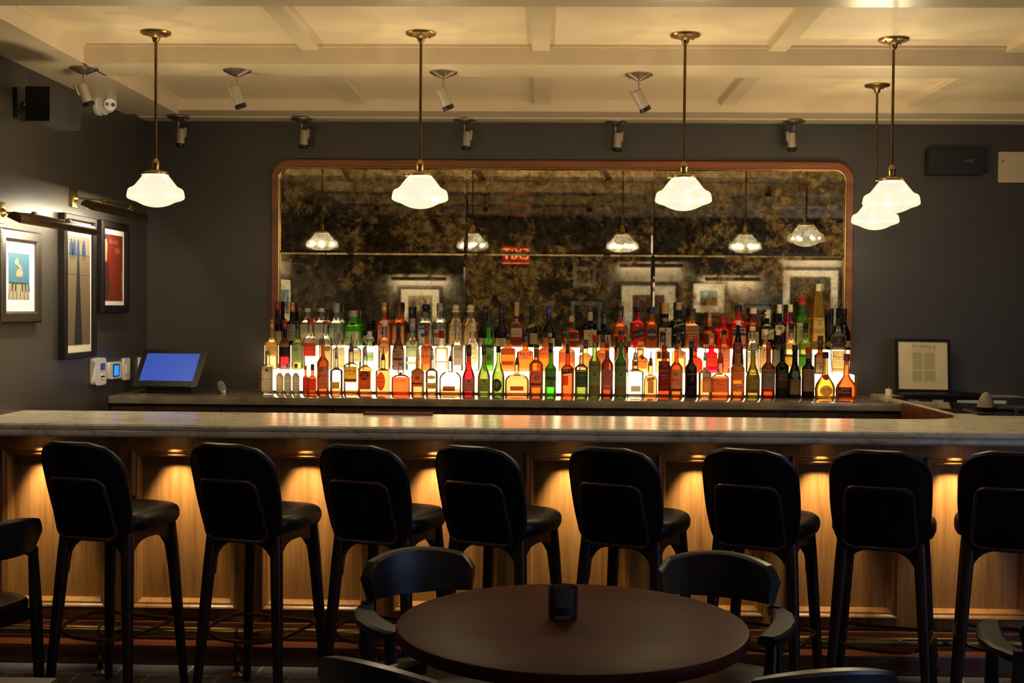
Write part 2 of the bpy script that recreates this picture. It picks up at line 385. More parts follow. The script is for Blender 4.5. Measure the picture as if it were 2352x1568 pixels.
# ------------------------------------------------------------ back counter with the lit bottle steps
YC0, ZCN = 6.77, 1.06
bc = thing('back_counter', 'stone topped back counter along the wall with dark wood cabinets', 'counter', (0, 7.1, 0))
def cobj(n, bm, m, **k):
    o = obj(n, bm, m, bc, **k); o.location = (0, -7.1, 0); return o
def stone():
    n = NT('polished_counter_stone'); f = n.noise(n.coord(), 8, 8)
    n.set(Base_Color=n.ramp(f, [(.3, H('5c5446')), (.7, H('857a62'))]), Roughness=.12); return n.m
M['stone'] = stone()
bm = B(); box(bm, XL + .003, RX - .004, YC0, YW - .003, ZCN - .042, ZCN, .003); cobj('worktop', bm, M['stone'])
bm = B(); box(bm, XL + .003, RX - .004, YC0 + .03, YW - .003, .1, ZCN - .043); cobj('carcass', bm, M['dark_wood'], smooth=False)
bm = B(); box(bm, XL + .003, RX - .004, YC0 + .08, YW - .003, 0, .1); cobj('toe_kick', bm, M['black'], smooth=False)
n_ = 7; wd = (RX - XL - .03) / n_
for k in range(n_):
    x0 = XL + .01 + k * wd
    bm = B(); plate(bm, x0 + .006, x0 + wd - .006, .13, ZCN - .06, YC0 + .03, .02, .004)
    d = cobj('cabinet_door', bm, M['dark_wood'])
    bm = B(); cyl(bm, (x0 + wd / 2 - .06, YC0 - .012, ZCN - .12), (x0 + wd / 2 + .06, YC0 - .012, ZCN - .12), .005)
    for sx in (-.05, .05): cyl(bm, (x0 + wd / 2 + sx, YC0 - .012, ZCN - .12), (x0 + wd / 2 + sx, YC0 + .011, ZCN - .12), .004)
    obj('handle', bm, M['brass_dark'], d)
# return bar body (dark wood under the marble leg)
bm = B(); box(bm, RX + .012, 2.8, 5.95, YW - .004, .0, ZBAR - .058); 
rb = obj('return_counter_base', bm, M['dark_wood'], smooth=False); tag(rb, 'dark wood base carrying the marble where the bar turns back to the wall', 'counter')
bm = B(); box(bm, RX - .013, RX - .001, 5.95, 6.765, ZBAR - .20, ZBAR - .002)
o = obj('edge_panel', bm, M['plinth_wood'], rb)
# lit steps
T2Y, T3Y, ZT2, ZT3 = 7.172, 7.288, 1.196, 1.336
xa = W(601, 880, 'Y', T2Y).x; xb = W(1962, 890, 'Y', T2Y).x
xc_ = W(608, 820, 'Y', T3Y).x; xd = W(1951, 830, 'Y', T3Y).x
def glow():
    n = NT('backlit_acrylic'); n.set(Base_Color=(.8, .75, .65), Emission_Color=(1, .74, .42), Emission_Strength=BOX_E, Roughness=.35); return n.m
M['glow'] = glow()
dis = thing('bottle_display', 'stepped backlit acrylic bottle display standing on the back counter', 'display stand', (0, 7.3, ZCN))
def dobj(n, bm, m, **k):
    o = obj(n, bm, m, dis, **k); o.location = (0, -7.3, -ZCN); return o
bm = B(); box(bm, xa, xb, T2Y, YW - .003, ZCN + .012, ZT2); dobj('lower_step', bm, M['glow'], smooth=False)
bm = B(); box(bm, xc_, xd, T3Y, 7.372, ZT2 + .001, ZT3); dobj('upper_step', bm, M['glow'], smooth=False)
bm = B(); box(bm, xa - .016, xb + .016, T2Y - .002, YW - .003, ZCN + .0005, ZCN + .0115); dobj('base_rail', bm, M['plinth_wood'], smooth=False)
for s, x in ((-1, xa), (1, xb)):
    bm = B(); box(bm, min(x, x + s * .016), max(x, x + s * .016), T2Y - .002, YW - .003, ZCN + .0116, ZT2 - .012); dobj('end_cap', bm, M['oak'], smooth=False)

# ------------------------------------------------------------ the mirror
YM = 7.40
mir = thing('antique_bar_mirror', 'huge tarnished antique mirror in a round-cornered oak frame behind the bottles', 'mirror', (0, YM, 1.3))
mx0, mx1 = W(641, 600, 'Y', YM).x, W(1940, 600, 'Y', YM).x
mz0, mz1 = ZT2 + .056, W(1240, 387, 'Y', YM).z
def mobj(n, bm, m, **k):
    o = obj(n, bm, m, mir, **k); o.location = (0, -YM, -1.3); return o
bm = B(); frame_loop(bm, mx0, mx1, mz0, mz1, .075, [(0, -.045), (0, .004), (.003, .014), (.008, .017), (.040, .017), (.047, .012), (.05, .0), (.05, -.045)], y=YM - .008, seg=12)
mobj('frame', bm, M['oak'], ang=.5)
bm = B(); frame_loop(bm, mx0, mx1, mz0, mz1, .075, [(-.004, -.02), (-.004, .006), (.001, .008), (.001, -.02)], y=YM - .008, seg=12)
mobj('brass_fillet', bm, M['brass'], ang=.5)
sx = [mx0 - .002, W(1070, 583, 'Y', YM).x, W(1500, 583, 'Y', YM).x, mx1 + .002]; szz = [mz0 - .002, W(1240, 583, 'Y', YM).z, mz1 + .002]
for i in range(3):
    for j in range(2):
        a, b, c, d = sx[i] + .001, sx[i + 1] - .001, szz[j] + .001, szz[j + 1] - .001; bv = .012
        # bevelled glass: flat centre, sloping rim
        bm = B(); y = YM
        out = [(a, y + .002, c), (b, y + .002, c), (b, y + .002, d), (a, y + .002, d)]
        inn = [(a + bv, y, c + bv), (b - bv, y, c + bv), (b - bv, y, d - bv), (a + bv, y, d - bv)]
        bk = [(p[0], y + .01, p[2]) for p in out]
        R_ = .068
        def cut(pl, R):   # round the two outer top corners
            if j == 0 or i == 1: return pl
            p0, p1, p2, p3 = pl; res = [p0, p1]
            def arc(cx, cz, yy, a0): return [(cx + R * math.cos(math.radians(a0 + 15 * t)), yy, cz + R * math.sin(math.radians(a0 + 15 * t))) for t in range(7)]
            if i == 2: res += arc(p2[0] - R, p2[2] - R, p2[1], 0); res += [p3]
            else: res += [p2]; res += arc(p3[0] + R, p3[2] - R, p3[1], 90)
            return res
        rings(bm, [cut(bk, R_), cut(out, R_), cut(inn, R_ - bv)], True)
        tl = (.0015, -.0012, .0008)[i] * (1 if j else -1)
        o = mobj('mirror_panel', bm, antique(i * 2 + j), smooth=False)

# ------------------------------------------------------------ pendants
def pend_glass():
    n = NT('opal_glass_lit'); lw = n.n('ShaderNodeLayerWeight'); lw.inputs[0].default_value = .42
    c = n.ramp(lw.outputs['Facing'], [(0, (1.0, .90, .68)), (.5, (.97, .90, .64)), (.8, (.86, .86, .54)), (1, (.66, .72, .40))])
    n.set(Base_Color=(.002, .002, .002), Emission_Color=c, Emission_Strength=PEND_E * 1.1, Roughness=.12, Specular_IOR_Level=.06)
    tr = n.n('ShaderNodeBsdfTransparent'); m = n.n('ShaderNodeMixShader'); m.inputs[0].default_value = .15
    n.l(n.b.outputs[0], m.inputs[1]); n.l(tr.outputs[0], m.inputs[2]); n.l(m.outputs[0], n.out.inputs[0]); return n.m
M['opal'] = pend_glass()
def make_pendant(p):
    t = thing('schoolhouse_pendant', p[2], 'pendant lamp', (p[0], p[1], ZC), 0, 'schoolhouse pendants over the bar')
    L = .575
    bm = B(); lathe(bm, [(.066, 0), (.067, -.004), (.064, -.010), (.052, -.013), (.030, -.018), (.018, -.026), (.015, -.036), (.012, -.044), (.010, -.046)], 32)
    can = obj('canopy', bm, M['brass'], t)
    for a in (.6, 3.6):
        bm = B(); lathe(bm, [(.004, -.002), (.004, -.018), (.001, -.020)], 8, (.045 * math.cos(a), .045 * math.sin(a), 0)); obj('screw', bm, M['brass_dark'], can)
    bm = B(); cyl(bm, (0, 0, -.04), (0, 0, -L), .0062, seg=12); obj('rod', bm, M['brass_dark'], t)
    bm = B(); lathe(bm, [(.006, -L + .02), (.012, -L + .012), (.017, -L + .004), (.018, -L - .002), (.016, -L - .006), (.0155, -L - .030), (.022, -L - .034), (.050, -L - .038), (.054, -L - .043), (.054, -L - .052), (.048, -L - .053)], 32)
    fit = obj('fitter', bm, M['brass'], t)
    for a in (PI * .95, PI * .3, -PI * .35):
        bm = B(); d = Vector((math.cos(a), math.sin(a), 0)); z = Vector((0, 0, -L - .048)); cyl(bm, d * .05 + z, d * .067 + z, .002); lathe(bm, [(.001, -.004), (.004, -.002), (.004, .002), (.001, .004)], 8, d * .067 + z); obj('thumb_screw', bm, M['brass'], fit)
    z0 = -L - .050
    # outline read from the photograph: radius, drop below the fitter
    pr = [(.051, 0), (.056, -.006), (.072, -.026), (.087, -.046), (.095, -.054), (.102, -.058), (.112, -.062), (.119, -.070), (.122, -.082), (.1245, -.099), (.122, -.106), (.112, -.112), (.100, -.116), (.086, -.120), (.072, -.127), (.055, -.135), (.036, -.141), (.018, -.144), (.001, -.145)]
    bm = B(); lathe(bm, [(r, z0 + z) for r, z in pr], 48); obj('glass_shade', bm, M['opal'], t)
    ld = bpy.data.lights.new('pendant_bulb', 'POINT'); ld.energy = PEND_W / .15 / 6; ld.color = (1, .79, .46); ld.shadow_soft_size = 0
    for k in range(6):      # a ring of small bulbs inside the shade
        lo = bpy.data.objects.new('pendant_bulb', ld); COL.objects.link(lo); lo.parent = t; lo.location = (.088 * math.cos(k * PI / 3 + .3), .088 * math.sin(k * PI / 3 + .3), z0 - .088)
    return t
PN = [(W(358, 75, 'Y', 5.36).x, 5.36, 'opal glass pendant beside the side wall, over the bar by the tablet'),
      (W(967, 75, 'Y', 5.36).x, 5.36, 'opal glass pendant hanging before the dark mirror, second from the tablet end'),
      (W(1574, 80, 'Y', 5.38).x, 5.38, 'opal glass pendant hanging before the mirror end farther from the tablet'),
      (W(2053, 95, 'Y', 5.46).x, 5.46, 'opal glass pendant beside the mirror, in front of another pendant'),
      (W(2015, 195, 'Y', 6.55).x, 6.55, 'opal glass pendant deeper in, partly hidden behind another pendant')]
for p in PN: make_pendant(p)

# ------------------------------------------------------------ spotlights
def make_spot(px, py, zc, row, tilt, az, lab, grp, lit=None):
    p = W(px, py, 'Z', zc)
    t = thing('ceiling_spotlight', lab, 'spotlight', (p.x, p.y, zc), 0, grp)
    bm = B(); lathe(bm, [(.066, 0), (.066, -.005), (.060, -.009), (.034, -.021), (.012, -.031), (.006, -.032)], 32); c = obj('canopy', bm, M['nickel'], t)
    for a in (-.4, PI - .5):
        bm = B(); lathe(bm, [(.003, -.004), (.003, -.019), (.001, -.021)], 8, (.05 * math.cos(a), .05 * math.sin(a), 0)); obj('screw', bm, M['nickel'], c)
    bm = B(); cyl(bm, (0, 0, -.028), (0, 0, -.052), .0055, seg=10); cyl(bm, (0, 0, -.05), (0, 0, -.075), .0035, seg=10); obj('stem', bm, M['nickel'], t)
    # head: a can hung from its top rim, tilted
    R3 = Matrix.Rotation(az, 3, 'Z') @ Matrix.Rotation(tilt, 3, 'X')
    def tr(bm):
        bmesh.ops.transform(bm, matrix=Matrix.Translation((0, 0, -.068)) @ R3.to_4x4(), verts=bm.verts); return bm
    bm = B(); lathe(bm, [(.020, 0), (.024, -.002), (.025, -.006), (.025, -.090), (.022, -.092)], 28, (0, -.018, -.002))
    box(bm, -.010, .010, -.050, -.036, -.05, .006, .003); h = obj('head', tr(bm), M['spot_grey'], t)
    bm = B(); lathe(bm, [(.0262, -.088), (.0272, -.092), (.0272, -.106), (.024, -.108)], 28, (0, -.018, -.002)); obj('bezel', tr(bm), M['black'], h)
    bm = B(); lathe(bm, [(.021, -.1082), (.020, -.1088)], 24, (0, -.018, -.002)); obj('lens', tr(bm), M['ink'], h)
    if lit:
        ld = bpy.data.lights.new('spot_bulb', 'SPOT'); ld.energy = lit; ld.color = (1, .75, .45); ld.spot_size = math.radians(60); ld.spot_blend = .8; ld.shadow_soft_size = .025
        lo = bpy.data.objects.new('spot_bulb', ld); COL.objects.link(lo); lo.parent = t
        d = R3 @ Vector((0, 0, -1)); pos = Vector((0, 0, -.068)) + R3 @ Vector((0, -.018, -.115)); lo.location = pos; lo.rotation_euler = d.to_track_quat('-Z', 'Y').to_euler()
g1, g2 = 'spotlights on the ceiling beam', 'spotlights along the back wall'
D = math.radians
make_spot(193, 156, ZB, 2, D(22), D(-60), 'tilted grey spotlight on the ceiling beam above the wall speaker', g1)
make_spot(545, 161, ZB, 2, D(20), D(-62), 'tilted grey spotlight on the beam, between the first two pendants, nearer the tablet', g1)
make_spot(1019, 165, ZB, 2, D(24), D(-68), 'tilted grey spotlight on the beam, close beside the second pendant rod', g1)
make_spot(1468, 170, ZB, 2, D(30), D(-68), 'tilted grey spotlight on the beam, close beside the third pendant rod', g1)
for x, y, az, l in ((410, 268, 85, 'pale upright spotlight in the wall corner behind the first pendant rod'), (693, 272, 80, 'pale upright spotlight above the rounded mirror corner nearer the tablet'),
                    (1067, 275, 80, 'pale upright spotlight over the mirror just past the second pendant'), (1414, 279, 70, 'pale upright spotlight over the mirror just before the third pendant'),
                    (1824, 278, -80, 'pale upright spotlight above the mirror end near the paired pendants')):
    make_spot(x, y, ZP - .006, 1, D(4), D(az), l, g2)

# room spotlights on the beam nearer the tables (outside the picture, one of them mirrored)
for k, (x, az) in enumerate(((-1.6, -10), (-.55, 0), (.45, 0), (2.05, 8))):
    pp = Vector((x, 3.62 if k == 3 else 3.02, ZC if k == 3 else ZB))
    c_ = M3.transposed() @ (pp - CAMP); make_spot(1176 - FPX * c_.x / c_.z, 784 + FPX * c_.y / c_.z, pp.z, 0, D(42), D(az), 'lit ceiling spotlight mirrored near the top of the glass' if k == 3 else 'lit ceiling spotlight over the tables aimed at the bar', 'spotlights over the tables', SPOT_W)

# ------------------------------------------------------------ framed pictures
def picture(name, lab, x0, x1, z0, z1, fw, dep, mw, fm, art, cat='picture', par_loc=None, rz=0, backto=0):
    """in local coordinates: x along the wall, -Y towards the room"""
    t = thing(name, lab, cat, par_loc, rz)
    bm = B(); frame_loop(bm, x0 + fw, x1 - fw, z0 + fw, z1 - fw, 0, [(0, 0), (0, dep * .8), (fw * .2, dep), (fw * .85, dep), (fw, dep * .8), (fw, 0)], y=-.001); obj('frame', bm, fm, t, ang=.3)
    bm = B(); plate(bm, x0 + fw * .8, x1 - fw * .8, z0 + fw * .8, z1 - fw * .8, -.002, dep * .45); obj('mat_board', bm, M['paper'], t, smooth=False)
    y = -.002 - dep * .45 - .0008; art(t, x0 + fw + mw[0], x1 - fw - mw[1], z0 + fw + mw[2], z1 - fw - mw[3], y)
    return t
def fl(y): return lambda a, b: (a, y, b)
def flat(bm, pts, y, mi=0):
    f = bm.faces.new([bm.verts.new((a, y, b)) for a, b in pts]); f.material_index = mi
def P_(c, n=None, r=.6): return mat('print_' + (n or c), tuple(v * .42 for v in H(c)), r, 0, .10, 40)
def art_gram(t, x0, x1, z0, z1, y):
    w, h = x1 - x0, z1 - z0; u = lambda a, b: (x0 + a * w, z0 + b * h)
    bm = B(); plate(bm, x0, x1, z0, z1, y, .0006)
    flat(bm, [u(0, .37), u(.1, .355), u(.9, .355), u(1, .37), u(1, 1), u(0, 1)], y - .0008, 1)
    flat(bm, [u(0, .345), u(.2, .33), u(.85, .335), u(1, .355), u(1, .375), u(.9, .36), u(.1, .36), u(0, .37)], y - .001, 2)
    for k in range(6):
        a = .06 + .155 * k; b = .5 + (a - .5) * 1.25
        flat(bm, [u(a + .03, .335), u(a + .04, .335), u(b + .04, .0), u(b + .02, .0)], y - .0012, 2)
        if k != 2: flat(bm, [u(a + .085, .335), u(a + .15, .335), u(a + .15 + (a - .45) * .1, .17), u(a + .10 + (a - .45) * .1, .17)], y - .0012, 2)
    flat(bm, [u(.38, .90), u(.44, .88), u(.48, .78), u(.66, .66), u(.62, .62), u(.44, .73), u(.32, .75), u(.27, .80)], y - .0014, 3)
    flat(bm, [u(.38, .62), u(.48, .67), u(.58, .64), u(.66, .66), u(.68, .56), u(.62, .49), u(.36, .49), u(.34, .55)], y - .0014, 3)
    flat(bm, [u(.36, .48), u(.5, .44), u(.62, .49), u(.5, .47)], y - .0014, 4)
    obj('print', bm, [P_('c9c0a0'), P_('3f87a8'), P_('191a1c'), P_('e0b488'), P_('b04a38')], t, smooth=False)
def art_tall(t, x0, x1, z0, z1, y):
    w, h = x1 - x0, z1 - z0; u = lambda a, b: (x0 + a * w, z0 + b * h)
    bm = B(); plate(bm, x0, x1, z0, z1, y, .0006)
    flat(bm, [u(0, .83), u(1, .83), u(1, 1), u(0, 1)], y - .0008, 1)
    flat(bm, [u(0, .825), u(1, .822), u(1, .832), u(0, .835)], y - .001, 2); flat(bm, [u(0, .645), u(1, .64), u(1, .646), u(0, .651)], y - .001, 2); flat(bm, [u(0, .955), u(1, .95), u(1, .954), u(0, .959)], y - .001, 2)
    flat(bm, [u(.47, .82), u(.53, .82), u(.66, 0), u(.34, 0)], y - .0012, 3)
    for a, s in ((.22, 1), (.34, 1), (.5, .8), (.73, 1.05)):
        flat(bm, [u(a - .06 * s, .94), u(a + .05 * s, .94), u(a + .08 * s, .82), u(a - .08 * s, .82)], y - .0014, 4)
        flat(bm, [u(a - .025, .97), u(a + .025, .97), u(a + .03, .94), u(a - .03, .94)], y - .0014, 4)
        for e in (-.035, .02): flat(bm, [u(a + e, .82), u(a + e + .02, .82), u(a + e + .02, .785), u(a + e, .785)], y - .0014, 4)
    obj('print', bm, [P_('9a8464'), P_('a8977a'), P_('6a5c48'), P_('23262e'), P_('1f4a7c')], t, smooth=False)
def art_red(t, x0, x1, z0, z1, y):
    w, h = x1 - x0, z1 - z0; u = lambda a, b: (x0 + a * w, z0 + b * h)
    bm = B(); plate(bm, x0, x1, z0, z1, y, .0006)
    flat(bm, [u(.02, .9), u(.14, .95), u(.2, .85), u(.16, .6), u(.04, .58)], y - .0008, 1)
    flat(bm, [u(0, .98), u(.18, .98), u(.14, .93), u(0, .9)], y - .001, 2)
    flat(bm, [u(0, .55), u(.25, .58), u(.3, .35), u(.12, .3), u(.0, .3)], y - .0009, 3); flat(bm, [u(0, .3), u(.32, .34), u(.3, .15), u(.16, .02), u(0, .02)], y - .001, 4)
    flat(bm, [u(1, .5), u(.93, .45), u(.94, .2), u(.98, 0), u(1, 0)], y - .001, 5)
    text_on(bm, 'Acoust', .1 * h, x0 + w * .52, z0 + h * .9, fl(y - .0011), 5, w * .6); text_on(bm, 'BEN', .09 * h, x0 + w * .72, z0 + h * .76, fl(y - .0011), 5, w * .3)
    obj('print', bm, [P_('a83418'), P_('d8c8a0'), P_('24507c'), P_('6a2430'), P_('5a3c24'), P_('e0a878')], t, smooth=False)
def wl(px, py): return W(px, py, 'X', XL)   # on the side wall
def wall_pic(name, lab, pxa, pxb, pyt, pyb, fw, dep, mw, fm, art):
    a, b = W(pxa, (pyt + pyb) / 2, 'X', XL + dep), W(pxb, (pyt + pyb) / 2, 'X', XL + dep)
    m = W((pxa + pxb) / 2, pyt, 'X', XL + dep); n = W((pxa + pxb) / 2, pyb, 'X', XL + dep)
    return picture(name, lab, 0, b.y - a.y, 0, m.z - n.z, fw, dep, mw, fm, art, par_loc=(XL, a.y, n.z), rz=PI / 2), a, b, m, n
wall_pic('framed_print', 'framed blue print of a gramophone over piano keys under the nearer picture light', 4, 97, 528, 742, .055, .03, (.045, .062, .055, .052), M['frame_pewter'], art_gram)
wall_pic('framed_photograph', 'tall narrow framed photograph of blue clad figures and a long shadow', 151, 223, 495, 823, .032, .04, (.015, .02, .04, .075), M['frame_black'], art_tall)
wall_pic('framed_poster', 'small framed red poster beside the wall corner', 236, 297, 510, 718, .042, .035, (.015, .025, .025, .03), M['frame_black'], art_red)
wall_pic('framed_print', 'dark framed picture cut off at the picture edge beside the gramophone print', -90, 1, 500, 745, .05, .03, (.05, .05, .06, .06), M['frame_black'], art_red)
wall_pic('framed_print', 'framed picture on the side wall seen only in the mirror', -900, -560, 430, 860, .05, .03, (.08, .08, .1, .1), M['frame_black'], art_gram)
def picture_light(lab, L, loc, rz, length, out, zt, energy, arms=(.28, .72), drop=.03):
    """brass picture light: backplates, jointed arms and a half-round trough. local x along the wall"""
    t = thing('picture_light', lab, 'picture light', loc, rz, 'brass picture lights')
    if isinstance(arms[0], Vector):
        b0, j1, j2 = arms; sl = Vector((0, -.012, 0))
        bm = B(); box(bm, b0.x - .036, b0.x + .036, -.016, -.001, b0.z - .048, b0.z + .048, .005)
        rings(bm, [[(b0.x + r * math.cos(k * PI / 9), y, b0.z + r * math.sin(k * PI / 9)) for k in range(18)] for r, y in ((.022, -.0135), (.020, -.02), (.012, -.03), (.008, -.034))], True)
        obj('backplate', bm, M['brass'], t)
        bm = B(); cyl(bm, Vector((b0.x, -.03, b0.z)), j1, .005); obj('arm', bm, M['brass'], t)
        bm = B(); cyl(bm, j1, j2, .0045); obj('arm', bm, M['brass'], t)
        for jj in (j1, j2):
            bm = B(); lathe(bm, [(.001, -.015), (.011, -.011), (.015, 0), (.011, .011), (.001, .015)], 14, jj); cyl(bm, jj, (jj.x, -out, -drop + .023), .006); obj('knuckle', bm, M['brass'], t)
    else:
      for a in arms:
        x = a * length
        bm = B(); box(bm, x - .022, x + .022, -.014, -.001, -.035, .035, .004)
        p = obj('backplate', bm, M['brass'], t)
        bm = B(); cyl(bm, (x, -.01, 0), (x + .03, -out * .55, .012), .005); lathe(bm, [(.001, -.012), (.010, -.008), (.013, 0), (.010, .008), (.001, .012)], 12, (x + .03, -out * .55, .012))
        cyl(bm, (x + .03, -out * .55, .012), (x + .05, -out + .01, -.0), .004); lathe(bm, [(.001, -.012), (.009, -.008), (.011, 0), (.009, .008), (.001, .012)], 12, (x + .05, -out + .012, -.004)); obj('arm', bm, M['brass'], t)
    # trough: half tube opening down and towards the wall
    bm = B(); R = .031; n = 12; outer = []; inner = []
    for k in range(n + 1):
        a = math.radians(-35 + 200 * k / n); outer.append((-math.cos(a) * R, math.sin(a) * R)); inner.append((-math.cos(a) * (R - .0015), math.sin(a) * (R - .0015)))
    loop = outer + inner[::-1]
    rings(bm, [[(0, -out + a, -drop + b) for a, b in loop], [(length, -out + a, -drop + b) for a, b in loop]], True)
    for xx in (0, length): rings(bm, [[(xx + e, -out + a, -drop + b) for a, b in outer] for e in (0, .0015)], True)
    s = obj('trough', bm, M['brass_dark'], t, ang=.8)
    bm = B(); cyl(bm, (.02, -out, -drop - .002), (length - .02, -out, -drop - .002), .006); obj('tube_lamp', bm, emis('picture_tube', (1, .88, .6), 7), s)
    ld = bpy.data.lights.new('picture_tube_light', 'AREA'); ld.shape = 'RECTANGLE'; ld.size = length - .04; ld.size_y = .016; ld.energy = energy; ld.color = (1, .86, .60)
    lo = bpy.data.objects.new('picture_tube_light', ld); COL.objects.link(lo); lo.parent = t; lo.location = (length / 2, -out, -drop - .010); lo.rotation_euler = (math.radians(50), 0, 0)
    return t
# nearer light over the gramophone print, farther light over the poster
OUT = .20
def side_light(lab, ta, tb_, bp, j1, j2, e):
    a = W(*ta, 'X', XL + OUT); b = W(*tb_, 'X', XL + OUT); z = (a.z + b.z) / 2; o = Vector((XL, a.y, z + .03))
    def lc(px, out_):
        p = W(px[0], px[1], 'X', XL + out_) - o; return Vector((p.y, -p.x, p.z))
    picture_light(lab, 0, tuple(o), PI / 2, b.y - a.y, OUT, 0, e, (lc(bp, .012), lc(j1, OUT - .03), lc(j2, OUT - .02)))
side_light('brass picture light over the gramophone print and tall photograph', (32, 506), (209, 530), (4, 488), (78, 493), (156, 509), PIC_W)
side_light('brass picture light above the small red poster', (199, 474), (329, 503), (171, 455), (237, 462), (298, 476), PIC_W)
a = W(-700, 400, 'X', XL + OUT)
picture_light('brass picture light on the side wall seen only in the mirror', 0, (XL, 3.0, 2.0), PI / 2, .8, OUT, 0, PIC_W)

# things on the front wall, seen in the mirror
def R_(px, py): # point of the front wall the mirror shows at (px, py)
    p = W(px, py, 'Y', 2 * YM - YF); return (p.x, YF, p.z)
def art_dark(c1, c2, c3):
    def f(t, x0, x1, z0, z1, y):
        w, h = x1 - x0, z1 - z0; u = lambda a, b: (x0 + a * w, z0 + b * h)
        bm = B(); plate(bm, x0, x1, z0, z1, y, .0006)
        flat(bm, [u(0, .55), u(1, .5), u(1, 1), u(0, 1)], y - .0008, 1)
        for k in range(9):
            a, b = random.uniform(.15, .8), random.uniform(.1, .85); s = random.uniform(.05, .13)
            flat(bm, [u(a + s * math.cos(t_) * random.uniform(.6, 1), b + s * math.sin(t_) * random.uniform(.6, 1)) for t_ in [j * PI / 4 for j in range(8)]], y - .001, 2)
        obj('print', bm, [P_(c1), P_(c2), P_(c3)], t, smooth=False)
    return f
def front_pic(lab, pxa, pxb, pyt, pyb, art, fw=.04, m=.09):
    a, b = R_(pxa, pyt), R_(pxb, pyb); wd_ = b[0] - a[0]; h = a[2] - b[2]
    picture('framed_print', lab, 0, wd_, 0, h, fw, .03, (m, m, m, m), M['frame_black'], art, par_loc=(b[0], YF, b[2]), rz=PI)
def front_light(lab, pxa, pxb, py, e=PIC_W * 2.5):
    a, b = R_(pxa, py), R_(pxb, py); picture_light(lab, 0, (b[0], YF, a[2]), PI, b[0] - a[0], .12, 0, e)
front_pic('framed portrait mirrored beside the bottles near the tablet end', 915, 1015, 655, 790, art_dark('5a4a38', '6a5a40', 'b8a080'))
front_pic('wide framed photograph with broad white mat mirrored across two mirror panes', 1422, 1556, 645, 790, art_dark('4a2a1a', '5a3420', '8a6a48'), .035, .14)
front_pic('small framed print of blue sky over brown land mirrored above the bottles', 1588, 1668, 646, 722, art_dark('5a3424', '5a90a0', 'a86a48'), .025, .09)
front_pic('large framed dark photograph mirrored at the far end of the glass', 1792, 1928, 612, 790, art_dark('2a2622', '35302a', 'b0a898'), .035, .09)
front_pic('small dim framed picture mirrored above the middle bottles', 1312, 1374, 608, 662, art_dark('3a2c20', '4a3a28', '6a5a40'), .02, .05)
front_pic('low framed picture mirrored behind the amber bottles', 1308, 1386, 688, 790, art_dark('4a3c30', '5a4a38', '8a7a60'), .02, .05)
front_pic('low dark framed picture mirrored behind the red bottles', 1690, 1772, 698, 790, art_dark('3a2018', '5a3020', '8a5a40'), .02, .05)
front_light('picture light mirrored over the portrait', 902, 1027, 636)
front_light('picture light mirrored over the wide photograph', 1422, 1566, 606)
front_light('picture light mirrored over the blue sky print', 1617, 1742, 637)
front_light('picture light mirrored over the large dark photograph', 1798, 1930, 590, PIC_W * 3)
a, b = R_(1152, 563), R_(1219, 606)
ex = thing('exit_sign', 'red lit EXIT sign on the wall seen mirrored above the bottles', 'sign', ((a[0] + b[0]) / 2, YF, b[2]), PI)
ew, eh = b[0] - a[0], a[2] - b[2]
bm = B(); plate(bm, -ew / 2, ew / 2, 0, eh, -.001, .05, .01); obj('housing', bm, mat('exit_housing', H('3a1410'), .4), ex)
bm = B(); plate(bm, -ew / 2 + .01, ew / 2 - .01, .01, eh - .01, -.0512, .0008, .004); obj('red_face', bm, emis('exit_face', (1, .05, .02), .22), ex)
bm = B()
text_on(bm, 'EXIT', eh * .62, 0, eh * .5, fl(-.0525), 0, ew * .86); obj('lettering', bm, emis('exit_letters', (1, .13, .04), 9), ex, smooth=False)
bm = B(); plate(bm, -ew / 2 + .01, ew / 2 - .01, .0, .012, -.0515, .002); obj('lower_glow_strip', bm, emis('exit_strip', (1, .12, .04), 3), ex)
a, b = R_(1146, 610), R_(1204, 634)
bm = B(); plate(bm, 0, b[0] - a[0], 0, a[2] - b[2], -.001, .08, .01)
bx = obj('emergency_light_box', bm, M['black']); bx.location = (b[0], YF, b[2]); bx.rotation_euler = (0, 0, PI); tag(bx, 'dark wall box mounted just below the EXIT sign', 'light box')

# ------------------------------------------------------------ side wall devices, speakers, camera
def wall_dev(name, lab, cat, pxa, pxb, pyt, pyb, dep, m, r=.008, grp=None):
    a, b = wl(pxa, (pyt + pyb) / 2), wl(pxb, (pyt + pyb) / 2); top, bot = wl((pxa + pxb) / 2, pyt), wl((pxa + pxb) / 2, pyb)
    t = thing(name, lab, cat, (XL, a.y, bot.z), PI / 2, grp); w_, h_ = b.y - a.y, top.z - bot.z
    bm = B(); plate(bm, 0, w_, 0, h_, -.001, dep, min(r, w_ / 2.2)); obj('housing', bm, m, t)
    return t, w_, h_
t, w_, h_ = wall_dev('wall_intercom', 'cream wall keypad with a small dark display under the tall photograph', 'intercom', 206, 232, 822, 884, .03, M['white'], .03)
bm = B(); plate(bm, w_ * .45, w_ * .85, h_ * .56, h_ * .80, -.031, .002, .002); obj('display', bm, emis('intercom_display', (.02, .03, .12), 1), t)
bm = B(); plate(bm, w_ * .45, w_ * .8, h_ * .2, h_ * .42, -.031, .002, .02); obj('button', bm, M['white'], t)
t, w_, h_ = wall_dev('thermostat', 'white thermostat with glowing blue screen on the side wall', 'thermostat', 245, 271, 831, 869, .02, M['white'])
bm = B(); plate(bm, w_ * .22, w_ * .78, h_ * .12, h_ * .88, -.021, .0015, .002); s_ = obj('bezel', bm, M['black'], t)
bm = B(); plate(bm, w_ * .30, w_ * .70, h_ * .18, h_ * .80, -.0228, .001, .001); obj('screen', bm, emis('thermostat_screen', (.02, .32, 1.0), 1.1), s_)
